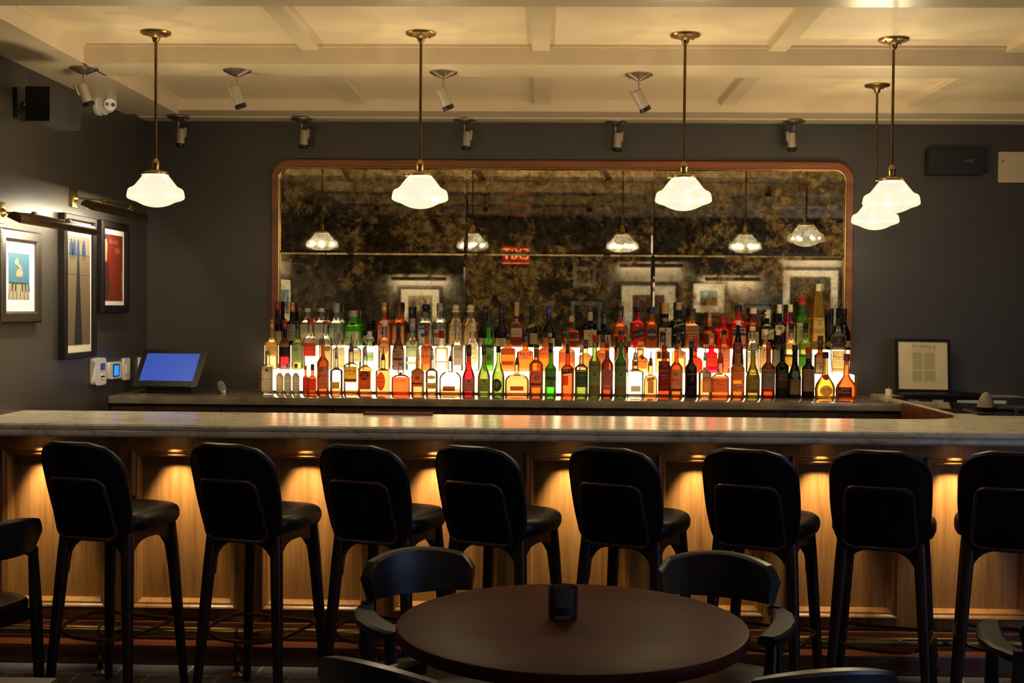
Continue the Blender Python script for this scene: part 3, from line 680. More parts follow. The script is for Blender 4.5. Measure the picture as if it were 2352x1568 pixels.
t, w_, h_ = wall_dev('wall_switch', 'narrow white wall switch next to the thermostat', 'switch', 280, 294, 822, 872, .012, M['white'])
bm = B(); plate(bm, w_ * .25, w_ * .75, h_ * .3, h_ * .7, -.013, .004, .002); obj('rocker', bm, M['white'], t)
t, w_, h_ = wall_dev('wall_switch', 'white wall switch half hidden behind the tablet', 'switch', 316, 332, 820, 868, .012, M['white'])
bm = B(); plate(bm, w_ * .25, w_ * .75, h_ * .3, h_ * .7, -.013, .004, .002); obj('rocker', bm, M['white'], t)
# speaker on the side wall
A_ = W(112, 238, 'Y', 5.2)
sp = thing('wall_speaker', 'black box speaker bracketed high on the side wall', 'speaker', tuple(A_), 0)
# front runs from A_ away along the wall; the plain end faces the camera
Bk = W(58, 238, 'Y', 5.2) - A_; Bk.z = 0          # back corner of the near end
Fr = Vector((.0, .46, 0)); Fr = W(183, 262, 'Y', 5.5) - A_
up = Vector((0, 0, .074))
def quad_ring(o, u, v): return [o - v, o + u - v, o + u + v, o + v]
bm = B(); rings(bm, [[tuple(p + sgn * up) for p in (Vector((0, 0, 0)), Fr, Fr + Bk, Bk)] for sgn in (-1, 1)], True)
obj('cabinet', bm, M['black'], sp)
fo = Vector((Fr.y, -Fr.x, 0)).normalized()
bm = B(); rings(bm, [[tuple(Fr * (k / 12) + fo * (.004 + .022 * math.sin(PI * k / 12)) + sgn * up * 1.03) for k in range(13)] + [tuple(Fr + fo * .001 + sgn * up * 1.03), tuple(fo * .001 + sgn * up * 1.03)] for sgn in (-1, 1)], True); gr = obj('grille', bm, M['black_satin'], sp)
fd = Fr.normalized(); ud = up.normalized()
bm = B(); text_on(bm, 'BOSE', .012, 0, 0, lambda a, b: tuple(Fr * .86 + fo * .0162 + fd * a + ud * b - up * .25), 0); obj('badge', bm, M['nickel'], gr, smooth=False)
e = Vector((XL, wl(42, 240).y, wl(42, 240).z)) - A_
bm = B(); box(bm, e.x + .001, e.x + .022, e.y - .06, e.y + .06, e.z - .07, e.z + .07, .004); obj('wall_plate', bm, M['black'], sp)
bm = B(); tube(bm, [(e.x + .02, e.y, e.z), (e.x + .06, e.y + .03, e.z * .5), tuple(Bk * .9 + Fr * .15)], .018); obj('bracket', bm, M['black'], sp)
# dome camera
c = wl(222, 238)
dc = thing('security_camera', 'white twin-lens dome camera where the side wall meets the ceiling', 'camera', (XL, c.y, c.z), 0)
def ell(bm, c, rx, ry, rz, m=None, seg=20):
    r = bmesh.ops.create_uvsphere(bm, u_segments=seg, v_segments=seg // 2, radius=1)
    for v in r['verts']: v.co = Vector((c[0] + v.co.x * rx, c[1] + v.co.y * ry, c[2] + v.co.z * rz))
    return bm
bm = B(); rings(bm, [[(x, r * math.cos(2 * PI * k / 28), r * math.sin(2 * PI * k / 28)) for k in range(28)] for x, r in ((.001, .064), (.02, .066), (.024, .062), (.05, .060), (.055, .052))], True); obj('base', bm, M['white'], dc)
bm = B(); ell(bm, (.062, -.01, -.002), .05, .05, .05); ball = obj('ball', bm, M['white'], dc)
dr = Vector((.55, -.80, -.2)).normalized(); bc_ = Vector((.062, -.01, -.002)); sd = dr.cross(Vector((0, 0, 1))).normalized()
bm = B(); cyl(bm, bc_ + dr * .040, bc_ + dr * .056, .034, .032, 24); fp = obj('face_plate', bm, mat('camera_face', H('efe8da'), .3), ball)
for s in (-1, 1):
    bm = B(); cyl(bm, bc_ + dr * .0562 + sd * .016 * s, bc_ + dr * .059 + sd * .016 * s, .011, .010, 18); obj('lens', bm, M['black'] if s < 0 else mat('camera_lens_grey', H('5a5248'), .2), fp)
# back wall speaker and access panel
a, b = W(2131, 339, 'Y', YW - .06), W(2261, 402, 'Y', YW - .06)
t = thing('wall_speaker', 'black box speaker mounted flat on the back wall beside the paired pendants', 'speaker', (a.x, YW, b.z), 0)
bm = B(); plate(bm, 0, b.x - a.x, 0, a.z - b.z, -.001, .055, .008); obj('cabinet', bm, M['black'], t)
bm = B(); plate(bm, .006, b.x - a.x - .006, .006, a.z - b.z - .006, -.0565, .006, .006); gr = obj('grille', bm, M['black_satin'], t)
bm = B(); text_on(bm, 'BOSE', .016, (b.x - a.x) * .73, (a.z - b.z) * .52, fl(-.0635), 0); obj('badge', bm, M['nickel'], gr, smooth=False)
a, b = W(2293, 349, 'Y', YW), W(2440, 420, 'Y', YW)
t = thing('access_panel', 'beige metal access panel in the back wall beside the black speaker', 'access panel', (a.x, YW, b.z), 0)
bg = mat('beige_panel', H('b9a98c'), .5, 0, .04)
ww, hh = b.x - a.x, a.z - b.z
bm = B(); plate(bm, 0, ww, 0, hh, -.001, .008, .002); obj('flange', bm, bg, t)
bm = B(); plate(bm, .042, ww - .042, .030, hh - .030, -.0085, .004, .002); dr_ = obj('door', bm, bg, t)
bm = B(); lathe(bm, [(.004, 0), (.004, .004)], 10, (.026, -.012, hh * .72)); cyl(bm, (.024, -.009, hh * .7), (.024, -.013, hh * .7), .005); obj('latch', bm, M['nickel'], dr_)

# ------------------------------------------------------------ tablet on the back counter
c = W(392, 903, 'Z', ZCN)
tb = thing('till_tablet', 'black touchscreen till tilted back on its stand with a blue screen', 'till', (c.x - .02, 6.98, ZCN), D(-6))
Rt = Matrix.Translation((0, 0, .055)) @ Matrix.Rotation(D(-38), 4, 'X')
def tx(bm): bmesh.ops.transform(bm, matrix=Rt, verts=bm.verts); return bm
tw, th = .385, .265
bm = B(); plate(bm, -tw / 2, tw / 2, -.02, th - .02, .012, .018, .012); tbod = obj('body', tx(bm), M['black'], tb)
bm = B(); frame_loop(bm, -tw / 2, tw / 2, -.02, th - .02, .012, [(0, .0), (0, .0015), (.0015, .0015), (.0015, 0)], y=-.004); obj('metal_edge', tx(bm), M['brass_dark'], tbod)
bm = B(); plate(bm, -tw / 2 + .030, tw / 2 - .032, .018, th - .052, -.0065, .0012, .001); obj('screen', tx(bm), emis('till_screen', (.035, .085, .42), 1.0), tbod)
bm = B(); plate(bm, tw / 2 - .052, tw / 2 - .046, -.009, -.003, -.0065, .001, .002); obj('indicator', tx(bm), emis('till_dot', (.7, .8, 1), 1.5), tbod)
bm = B(); rings(bm, [rr_ for rr_ in [[(x * s, y * s2 + o, z) for x, y in ((-.15, -.02), (.15, -.02), (.13, .12), (-.13, .12))] for s, s2, o, z in ((.75, 1.0, .03, .001), (.8, 1, .03, .02), (1.0, 1.1, .0, .045), (1.0, .9, .02, .075))]], True); obj('stand', bm, M['black'], tb)
# little glass disc and holder beside the tablet
c = W(510, 903, 'Z', ZCN)
gd = thing('glass_coaster_stand', 'small clear glass disc propped in a holder beside the till', 'coaster', (c.x, c.y, ZCN), D(60))
bm = B(); rings(bm, [[(.030 * math.cos(a), y + .012 * (math.sin(a)), .038 + .036 * math.sin(a)) for a in [2 * PI * k / 24 for k in range(24)]] for y in (0, .005)], True); obj('disc', bm, glass_mat('clear_disc', (.75, .73, .68), (.4, .4, .36), .2), gd)
bm = B(); box(bm, -.018, .018, -.012, .018, .0005, .012, .003); obj('foot', bm, M['nickel'], gd)

# ------------------------------------------------------------ things on the return counter
zt = ZBAR
c = W(2140, 906, 'Z', zt)
pt_a, pt_b = W(2045, 905, 'Z', zt), W(2238, 910, 'Z', zt)
mn = thing('menu_folder', 'long dark leather folder lying under the framed notice', 'folder', (pt_a.x + .01, 7.20, zt))
bm = B(); box(bm, 0, .46, -.05, .16, .0005, .022, .004); obj('cover', bm, M['leather'], mn)
bm = B(); box(bm, .01, .462, -.047, .15, .008, .015); obj('pages', bm, mat('folder_pages', H('6a5640'), .7), mn)
a, b = W(2058, 779, 'Y', 7.30), W(2188, 903, 'Y', 7.26)
fn = thing('framed_notice', 'black framed printed notice leaning on the wall at the bar end', 'picture', ((a.x + b.x) / 2, 7.30, zt + .0226), D(0))
Rn = Matrix.Rotation(D(-7), 4, 'X') @ Matrix.Rotation(D(.5), 4, 'Y'); fw_, fh_ = (b.x - a.x) - .004, a.z - zt - .02
def nx_(bm): bmesh.ops.transform(bm, matrix=Rn, verts=bm.verts); return bm
bm = B(); frame_loop(bm, -fw_ / 2 + .014, fw_ / 2 - .014, .014, fh_ - .014, 0, [(0, 0), (0, .015), (.014, .015), (.014, 0)]); obj('frame', nx_(bm), M['frame_black'], fn, ang=.3)
bm = B(); plate(bm, -fw_ / 2 + .01, fw_ / 2 - .01, .01, fh_ - .01, 0, .005); obj('mat_board', nx_(bm), mat('notice_mat', H('c9bd9c'), .6), fn, smooth=False)
bm = B(); x0, x1, z0, z1 = -.052 * 1.15, .075, fh_ * .17, fh_ * .9
plate(bm, x0 - .004, x1 + .004, z0, z1, -.0052, .0004, mi=0)
y_ = fl(-.006)
for k in range(34):
    if 19 < k < 22: continue
    for (u0, u1) in ((x0, (x0 + x1) / 2 - .006), ((x0 + x1) / 2 + .002, x1)):
        zz = z1 - .052 - k * (z1 - z0 - .06) / 34; e = random.uniform(0, .012); flat(bm, [(u0, zz), (u1 - e, zz), (u1 - e, zz + .0021), (u0, zz + .0021)], -.006, 1)
text_on(bm, '100  A', .0145, x1 - .026, z1 - .018, y_, 2, .055); text_on(bm, 'NYC', .012, x0 + .016, z1 - .010, y_, 2, .03)
for k in range(3): flat(bm, [(x0 + .04, z1 - .004 - k * .006), (x1 - .03 - .03 * (k > 0), z1 - .004 - k * .006), (x1 - .03 - .03 * (k > 0), z1 - .0065 - k * .006), (x0 + .04, z1 - .0065 - k * .006)], -.006, 1)
obj('printed_sheet', nx_(bm), [mat('notice_paper', H('bfb391'), .6), mat('notice_text_grey', H('857a62'), .7), M['ink']], fn, smooth=False)
c = W(2041, 907, 'Z', zt)
cd_ = thing('pillar_candle', 'small white candle at the inner corner beside the framed notice', 'candle', (c.x, c.y, zt))
bm = B(); lathe(bm, [(.020, .0005), (.0205, .003), (.0205, .036), (.018, .037), (.002, .035)], 24); obj('wax', bm, mat('candle_wax', H('d8ccb0'), .5), cd_)
bm = B(); cyl(bm, (0, 0, .034), (.001, 0, .052), .0012); obj('wick', bm, mat('wick', H('b8a888'), .8), cd_)
# black woven mat with napkin cone, dishes and bundles at the picture edge
# dark polished inset in the return counter, with a thin brass strip
ya, yb_ = W(2250, 953, 'Z', zt).y, 7.18
bm = B(); box(bm, RX + .03, 2.85, 6.02, yb_, .0006, .0025, .0008)
o = obj('polished_counter_inset', bm, mat('black_polished_stone', H('0c090c'), .09, 0, .1)); o.location = (0, 0, zt); tag(o, 'black polished inset in the marble at the bar end, mirroring the framed notice', 'counter inset')
sa, sb_ = W(2085, 919, 'Z', zt + .004), W(2320, 923, 'Z', zt + .004)
bm = B()
for u0, u1 in ((0, .11), (.25, .36), (.50, 1.0)): box(bm, sa.x + (sb_.x - sa.x) * u0, sa.x + (sb_.x - sa.x) * u1, -.003, .003, .0002, .005)
o = obj('brass_strip', bm, M['foot_brass'], smooth=False); o.location = (0, sa.y, zt + .0026); tag(o, 'thin broken brass strip across the black inset', 'strip')
c = W(2262, 950, 'Z', zt)
zt += .0027
pm = thing('bar_mat', 'black ribbed rubber bar mat at the far end of the marble', 'mat', (c.x + .18, c.y + .02, zt), D(-4))
bm = B(); box(bm, -.24, .24, -.13, .13, .0005, .007, .002)
for k in range(40):
    xx = -.236 + k * .0121; box(bm, xx - .002, xx + .002, -.137, -.12, .0006, .009); box(bm, xx - .002, xx + .002, -.12, .12, .0065, .009)
obj('ribbed_surface', bm, M['black'], pm, smooth=False)
zt = ZBAR + .0027
sc_ = W(2262, 946, 'Z', zt + .01)
st_ = thing('saucer', 'small brass rimmed saucer under the grey cone on the bar mat', 'saucer', (c.x - .005 + .02, c.y + .03, zt + .0095), 0, 'stacked saucers on the bar mat')
def saucer(t):
    bm = B(); lathe(bm, [(.024, 0), (.026, .001), (.050, .004), (.052, .0052), (.050, .006), (.024, .0028), (.001, .0024)], 32); obj('dish', bm, M['brass_dark'], t)
saucer(st_)
for k in (1, 2):
    copytree(st_, (st_.location.x, st_.location.y, st_.location.z + .0062 * k), 0, ('middle', 'top')[k - 1] + ' brass rimmed saucer of the three under the grey cone', 'stacked saucers on the bar mat')
st_['label'] = 'bottom brass rimmed saucer of the three under the grey cone'
cn = thing('napkin_cone', 'pointed grey folded napkin cone standing on the saucers', 'napkin', (st_.location.x, st_.location.y, st_.location.z + .0186 + .0006))
bm = B(); lathe(bm, [(.042, 0), (.040, .014), (.034, .034), (.024, .056), (.013, .068), (.006, .073), (.001, .074)], 28); obj('cone', bm, mat('grey_napkin', H('6f6654'), .8), cn)
for k, (dx, dy, ln, rz) in enumerate(((.15, -.01, .20, -5), (.22, -.07, .22, 3), (.20, .05, .18, -12))):
    t = thing('rolled_napkin', ('dark rolled napkin lying on the bar mat behind another roll', 'dark rolled napkin across the front of the bar mat', 'dark rolled napkin at the back of the bar mat')[k], 'napkin', (c.x + dx, c.y + dy + .02, zt + .0095), D(rz), 'rolled napkins on the bar mat')
    bm = B(); rings(bm, [[(x, (.018 + .003 * math.sin(k * 2 + x * 60)) * math.cos(a), .0125 + .012 * math.sin(a)) for a in [2 * PI * j / 14 for j in range(14)]] for x in [-.09 + .18 * i / 10 for i in range(11)]], True); obj('cloth', bm, mat('dark_napkin', H('1d1816'), .85), t)
    bm = B(); tube(bm, [(.03, (.020) * math.cos(a), .0125 + .0135 * math.sin(a)) for a in [2 * PI * j / 16 for j in range(16)]], .0018, 6, True); obj('band', bm, M['brass_dark'], t)
c = W(918, 947, 'Z', ZBAR)
# perforated rubber mat lying behind the bar top's back edge
bm = B(); box(bm, -.16, .16, -.035, .035, 0.0005, .008, .002)
for k in range(30): box(bm, -.155 + k * .0106, -.150 + k * .0106, -.038, .038, .0075, .0105)
o = obj('rubber_drip_mat', bm, mat('brown_rubber', H('5a3424'), .6)); o.location = (W(918, 950, 'Z', ZBAR).x, YB1 - .04, ZBAR); tag(o, 'brown ribbed drip mat on the back edge of the marble bar', 'mat')

# ------------------------------------------------------------ bottles
ROWY = {1: 7.115, 2: 7.230, 3: 7.328}; ROWZ = {1: ZCN, 2: ZT2, 3: ZT3}
G = {  # glass with content: centre tint, edge tint, share scattered, scattering colour
 'clear': ((.90, .89, .84), (.34, .33, .28), .05, (.9, .88, .8)), 'empty': ((.88, .87, .82), (.32, .31, .27), .04, (.8, .8, .75)),
 'paleg': ((.88, .95, .85), (.30, .42, .32), .08, (.7, .85, .7)), 'paley': ((.88, .62, .42), (.45, .36, .12), .10, (.95, .85, .45)),
 'gold': ((.84, .48, .30), (.45, .24, .07), .10, (.95, .62, .25)), 'amber': ((.72, .29, .09), (.28, .09, .02), .14, (.90, .34, .06)),
 'orange': ((.82, .28, .14), (.5, .09, .02), .16, (1, .28, .04)), 'red': ((.85, .12, .05), (.3, .02, .01), .16, (.9, .06, .02)),
 'dkamb': ((.50, .18, .06), (.10, .03, .01), .10, (.5, .12, .03)), 'rose': ((.70, .10, .14), (.25, .02, .03), .12, (.6, .05, .07)),
 'mag': ((.85, .03, .12), (.4, .0, .03), .2, (.85, .0, .08)), 'green': ((.16, .42, .06), (.03, .14, .02), .12, (.15, .55, .05)),
 'brtg': ((.22, .55, .14), (.04, .35, .03), .2, (.15, .8, .05)), 'ygrn': ((.36, .44, .18), (.14, .17, .04), .12, (.6, .7, .15)),
 'olive': ((.42, .40, .14), (.10, .10, .03), .10, (.35, .32, .1)), 'dkgrn': ((.10, .16, .06), (.01, .02, .01), .06, (.05, .08, .03)),
 'dark': ((.09, .06, .04), (.01, .01, .01), .05, (.05, .03, .02)), 'black': ((.02, .015, .015), (.005, .005, .005), .05, (.02, .02, .02)),
 'brown': ((.28, .12, .05), (.04, .02, .01), .08, (.25, .08, .02)), 'yellow': ((.80, .50, .20), (.38, .26, .03), .10, (.95, .7, .1)), 'frost': ((.9, .8, .7), (.7, .55, .45), .45, (.95, .8, .7))}
def gm(k): 
    a = G[k]; return glass_mat('glass_' + k, a[0], a[1], a[2], a[3])
CAPM = {'R': mat('cap_red', H('94141a'), .35), 'K': mat('cap_black', H('14110f'), .35), 'Y': mat('cap_gold_foil', H('b8944c'), .35, .6), 'O': mat('cap_copper_foil', H('b87440'), .35, .5),
 'G': mat('cap_grey', H('8e8a80'), .4, .3), 'C': mat('cap_cream', H('cfc09a'), .5), 'T': mat('cap_cork_tan', H('a8814c'), .6), 'B': mat('cap_blue', H('1c2a6c'), .4), 'N': mat('cap_dark_brown', H('3a2014'), .45),
 'E': mat('cap_dark_green', H('12321e'), .4), 'V': mat('cap_olive_grey', H('7d765c'), .5), 'M': mat('cap_maroon', H('6a1a1c'), .45), 'S': M['nickel'], 'W': mat('cap_clear_glass', H('c8ccb8'), .1)}
# body outlines: list of (height share, half-width share)
def ease(a, b, n=6): return [(a[0] + (b[0] - a[0]) * k / n, a[1] + (b[1] - a[1]) * (1 - math.cos(PI * k / n)) / 2) for k in range(n + 1)]
def shape(kind, nr):
    if kind == 'bord': return [(0, .9), (.012, 1)] + ease((.60, 1), (.76, nr)) + [(1, nr)], 2, 1
    if kind == 'burg': return [(0, .9), (.012, 1)] + ease((.40, 1), (.80, nr), 9) + [(1, nr * .95)], 2, 1
    if kind == 'spir': return [(0, .9), (.012, 1)] + ease((.64, 1), (.76, nr)) + [(1, nr)], 2, 1
    if kind == 'sq': return [(0, .93), (.012, 1)] + ease((.66, 1), (.76, nr), 5) + [(1, nr)], 5, .8
    if kind == 'flat': return [(0, .93), (.012, 1)] + ease((.62, 1), (.75, nr), 5) + [(1, nr)], 3.5, .6
    if kind == 'squat': return [(0, .93), (.02, 1)] + ease((.56, .97), (.74, nr), 6) + [(1, nr)], 3, .5
    if kind == 'flask': return [(0, .96), (.02, 1), (.45, 1)] + [(.45 + .25 * math.sin(PI / 2 * k / 6), nr + (1 - nr) * math.cos(PI / 2 * k / 6)) for k in range(1, 7)] + [(1, nr)], 2.6, .5
    if kind == 'round': return [(0, .7), (.03, .9), (.12, 1), (.3, 1), (.45, .9), (.55, .7), (.62, nr), (1, nr)], 2.4, .6
    if kind == 'bell': return [(0, .88), (.02, .95), (.10, .98), (.24, 1), (.36, .90), (.46, .62), (.55, .36), (.64, nr), (1, nr * .9)], 2, .75
    if kind == 'cone': return [(0, .9), (.01, 1), (.5, .82), (.502, .86), (1, .52)], 5, .9
    if kind == 'tall': return [(0, .9), (.012, 1), (.25, 1), (.5, .82), (.72, .5), (.85, nr), (1, nr)], 2, 1
    if kind == 'trap': return [(0, .72), (.02, .80), (.38, .95), (.55, .98), (.58, .80), (.62, .98), (.80, .78), (.86, nr), (1, nr * .8)], 2.6, .7
    if kind == 'arch': return [(0, .9), (.02, 1)] + ease((.55, 1), (.80, nr), 7) + [(1, nr)], 2.4, .8
def wat(prof, t):
    for (a, ra), (b, rb) in zip(prof, prof[1:]):
        if a <= t <= b: return ra + (rb - ra) * ((t - a) / (b - a) if b > a else 0)
    return prof[-1][1]
def bottle(row, cx, wpx, top, kind, glass, cap, ch, labels, lab, nr=.36, fill=None, name='liquor_bottle', pour=None, empty='empty', topr=None, band=None):
    Y = ROWY[row]; z0 = ROWZ[row]; sc = Y / FPX
    X = W(cx, 800, 'Y', Y).x; H_ = W(cx, top, 'Y', Y).z - z0 - .0006; R = wpx * sc / 2 * .985
    rl = Matrix.Identity(3)
    prof, n, dr = shape(kind, nr); dep = min(R * dr, .048 if row != 3 else .040)
    t = thing(name, lab, 'bottle', (X, Y, z0 + .0006), 0, {1: 'bottles along the counter in front of the lit steps', 2: 'bottles on the lower lit step', 3: 'bottles on the upper lit step'}[row])
    zn = lambda py: W(cx, py, 'Y', Y).z - z0 - .0006
    cz = (ch * sc)                       # cap height
    Hb = H_ - cz * .9
    def sup(a, r, d):
        c, s = math.cos(a), math.sin(a); return (abs(c) ** (2 / n) * r * (1 if c > 0 else -1), abs(s) ** (2 / n) * d * (1 if s > 0 else -1))
    hs = sorted({p[0] for p in prof} | {.3, .5, .85, .93} | ({fill, fill + .004} if fill else set()))
    seg = 26; rs = []; hh = []
    for h in hs:
        r = wat(prof, h); k = (r - nr) / (1 - nr) if r > nr and nr < 1 else 0
        rr = R * r; dd = dep * (r if dep >= R * .99 else max(r * 1.0, min(1, r * R / dep)) if r < .6 else r)
        if kind != 'cone' and r <= nr + .02: dd = min(rr, .03)
        m = n if r > nr + .1 else 2
        pts = []
        for i in range(seg):
            a = 2 * PI * i / seg; c, s = math.cos(a), math.sin(a)
            pts.append((abs(c) ** (2 / m) * rr * (1 if c > 0 else -1), abs(s) ** (2 / m) * dd * (1 if s > 0 else -1), h * Hb))
        rs.append(pts); hh.append(h)
    bm = B(); vr = [[bm.verts.new(p) for p in r] for r in rs]
    for k in range(len(vr) - 1):
        mi = 1 if fill and hh[k] >= fill else 0
        for i in range(seg): bm.faces.new((vr[k][i], vr[k][(i + 1) % seg], vr[k + 1][(i + 1) % seg], vr[k + 1][i])).material_index = mi
    if fill:
        k = hh.index(fill)
        inner = [bm.verts.new((v.co.x * .97, v.co.y * .97, v.co.z)) for v in vr[k]]; bm.faces.new(inner).material_index = 0
    bm.faces.new(vr[0][::-1]); bm.faces.new(vr[-1]).material_index = 1 if fill else 0
    g = obj('glass_body', bm, [gm(glass)] + ([gm(empty)] if fill else []), t, ang=.9)
    def yf(x, z):       # front surface
        h = max(0, min(1, z / Hb)); r = wat(prof, h); rr = R * r; m = n if r > nr + .1 else 2; dd = dep * r if not (kind != 'cone' and r <= nr + .02) else min(rr, .03)
        if dep < R * .99 and r < .6 and r > nr + .02: dd = dep * max(r, min(1, r * R / dep))
        q = min(.999, abs(x) / max(rr, 1e-4)); return -dd * (1 - q ** m) ** (1 / m)
    rt = R * (topr or nr * 1.12); rt = max(rt, .008)
    if cap:
        cm = CAPM[cap[0]]; zt = Hb - cz * .12; bm = B()
        if len(cap) > 1 and cap[1] == 'b':      # round stopper
            lathe(bm, [(rt * .8, zt), (rt * 1.15, zt + cz * .1), (rt * 1.15, zt + cz * .22), (rt * .7, zt + cz * .3), (rt * .95, zt + cz * .5), (rt * .95, zt + cz * .75), (rt * .6, zt + cz * .95), (.001, zt + cz)], 20)
        elif len(cap) > 1 and cap[1] == 'x':    # decorative stopper with crossed arms
            lathe(bm, [(rt, zt), (rt, zt + cz * .25), (rt * .4, zt + cz * .35), (rt * .4, zt + cz)], 14); box(bm, -rt * 1.1, rt * 1.1, -.003, .003, zt + cz * .5, zt + cz * .72, .002)
        else:
            lathe(bm, [(rt * .98, zt), (rt * 1.02, zt + .001), (rt * 1.02, zt + cz * .55), (rt * .98, zt + cz * .57), (rt * .98, zt + cz * .62), (rt * 1.0, zt + cz * .64), (rt * .97, H_ - .001), (rt * .9, H_)], 20)
        obj('stopper' if len(cap) > 1 else 'cap', bm, cm, t)
    if pour:            # speed pourer: collar, cone and thin spout
        ptop, pc = pour; zt = Hb - .002; zp = zn(ptop); L = zp - zt; bm = B(); cr = max(R * nr * .95, .007)
        lathe(bm, [(cr, zt), (cr * 1.05, zt + L * .12), (cr * .8, zt + L * .36), (cr * .75, zt + L * .42), (.0105, zt + L * .44), (.0105, zt + L * .48), (.004, zt + L * .50), (.003, zt + L * .56)], 16)
        p = obj('pourer', bm, CAPM[pc], t); bm = B(); tube(bm, [(0, 0, zt + L * .5), (.0006, -.002, zt + L * .75), (.002, -.005, zp)], [.0032, .0028, .0022], 8); obj('spout', bm, M['nickel'] if pc == 'S' else CAPM['K'], p)
    for L in labels:
        y0, y1, wf, colr = L[:4]; texts = L[4] if len(L) > 4 else []; opt = L[5] if len(L) > 5 else {}
        za, zb = zn(y1), zn(y0); xo = opt.get('x', 0) * R; hw = wf * R * min(1, 1); sk = opt.get('skew', 0)
        bm = B(); nx, nz = 10, 6; grid = []
        for j in range(nz + 1):
            v = j / nz; z = za + (zb - za) * v; row_ = []
            ww = hw
            if opt.get('round'): ww = hw * math.sqrt(max(.0, 1 - (2 * v - 1) ** 2)) if 0 < j < nz else hw * .25
            if opt.get('arch') and v > .6: ww = hw * math.sqrt(max(.05, 1 - ((v - .6) / .4) ** 2))
            if opt.get('taper'): ww = hw * (1 - opt['taper'] * v)
            for i in range(nx + 1):
                x = xo + ww * (2 * i / nx - 1); r_ = wat(prof, max(0, min(1, z / Hb))) * R; x = max(-r_ * .985, min(r_ * .985, x)); zz = z + sk * x
                row_.append(bm.verts.new((x, yf(x, zz) - .0007, zz)))
            grid.append(row_)
        for j in range(nz):
            for i in range(nx): bm.faces.new((grid[j][i], grid[j][i + 1], grid[j + 1][i + 1], grid[j + 1][i]))
        ms = [lab_mat(colr)]
        fn = lambda a, b: (a, yf(max(-R * .97, min(R * .97, a)), b + sk * a) - .0013, b + sk * a)
        ink = opt.get('ink', '2a2018'); ms.append(lab_mat(ink))
        for (s_, py, hp, *rest) in texts:
            text_on(bm, s_, hp * sc, xo, zn(py), fn, 1, wf * R * 1.75 * (rest[0] if rest else 1))
        for py in opt.get('lines', []):
            zc = zn(py); w_ = hw * .62
            for (u, v) in ((-1, -.25), (-.15, .5), (.6, 1)):
                q = [(xo + u * w_, zc), (xo + v * w_, zc), (xo + v * w_, zc + .9 * sc), (xo + u * w_, zc + .9 * sc)]
                bm.faces.new([bm.verts.new(fn(a, b)) for a, b in q]).material_index = 1
        if 'seal' in opt:     # a round or emblem patch
            px_, py_, rp, sc_c = opt['seal']; ms.append(lab_mat(sc_c)); cxs = px_ * R; cz_ = zn(py_)
            bm.faces.new([bm.verts.new(fn(cxs + rp * sc * math.cos(a), cz_ + rp * sc * math.sin(a))) for a in [2 * PI * k / 16 for k in range(16)]]).material_index = 2
        if 'bandc' in opt:    # a coloured strip (y0, y1, colour) across the label
            b0, b1, bc2 = opt['bandc']; ms.append(lab_mat(bc2)); k3 = len(ms) - 1; xs_ = [xo + hw * (2 * i / 8 - 1) * .98 for i in range(9)]
            lo_ = [bm.verts.new(fn(a, zn(b1))) for a in xs_]; hi_ = [bm.verts.new(fn(a, zn(b0))) for a in xs_]
            for i in range(8): bm.faces.new((lo_[i], lo_[i + 1], hi_[i + 1], hi_[i])).material_index = k3
        me = bpy.data.meshes.new('label'); bm.to_mesh(me); bm.free()
        for x in ms: me.materials.append(x)
        o = bpy.data.objects.new('label', me); COL.objects.link(o); o.parent = t
    return t
b = bottle
# ---- upper lit step, against the mirror
b(3, 637, 28, 691, 'bord', 'dark', 'R', 21, [(760, 794, .95, 'd8c890')], 'dark wine bottle with tall red foil at the tablet end of the upper step', name='wine_bottle')
b(3, 671, 30, 694, 'bord', 'dark', 'O', 22, [(744, 782, .95, 'cfc4a4', [], {'seal': (0, 751, 4, '8a8068'), 'lines': [762, 766, 771]})], 'dark wine bottle with copper foil and crested cream label', name='wine_bottle')
b(3, 706, 34, 707, 'sq', 'clear', 'Wb', 9, [(745, 795, .8, 'e0d8b8', [('GIN', 750, 4)], {'lines': [757, 762]})], 'clear square flared-lip gin bottle beside the copper foil wine', nr=.42)
b(3, 738, 34, 707, 'sq', 'clear', 'Wb', 9, [(745, 795, .8, 'e0d8b8', [('GIN', 750, 4)], {'lines': [757, 762]})], 'clear square flared-lip gin bottle beside the pale green squat one', nr=.42)
b(3, 772, 36, 696, 'spir', 'paleg', 'G', 21, [(752, 795, .3, 'c8d0c0', [], {'x': -.5})], 'pale green clear bottle with wide silver screw cap', nr=.42)
b(3, 811, 38, 713, 'spir', 'brtg', 'G', 14, [(741, 747, .35, '8c1020', [], {'round': 1}), (761, 795, .95, 'd8d8b4', [('Tanqueray', 775, 5)])], 'bright green gin bottle with red seal and grey cap', nr=.5)
b(3, 848, 30, 731, 'sq', 'black', 'Kb', 12, [(768, 790, .9, 'd8d0a8', [('HENDRICKS', 782, 4)], {'round': 1})], 'squat black bottle with pale diamond label', nr=.45)
b(3, 882, 34, 695, 'spir', 'orange', 'Y', 22, [(747, 795, .8, 'e0c8a0', [('Beefeater', 752, 4)], {'seal': (-.2, 764, 4, '3050a0'), 'lines': [756]})], 'orange liqueur bottle with gold cap banded red', nr=.34)
b(3, 915, 32, 694, 'spir', 'amber', 'N', 21, [(748, 795, .85, 'e0c8a0', [], {'lines': [760, 775, 779]})], 'amber whisky bottle with wide dark brown cap and cream label', nr=.46)
b(3, 945, 24, 704, 'spir', 'brown', 'K', 20, [(764, 795, .9, 'b89a70')], 'dark brown bottle squeezed between an amber and a square clear one', nr=.46)
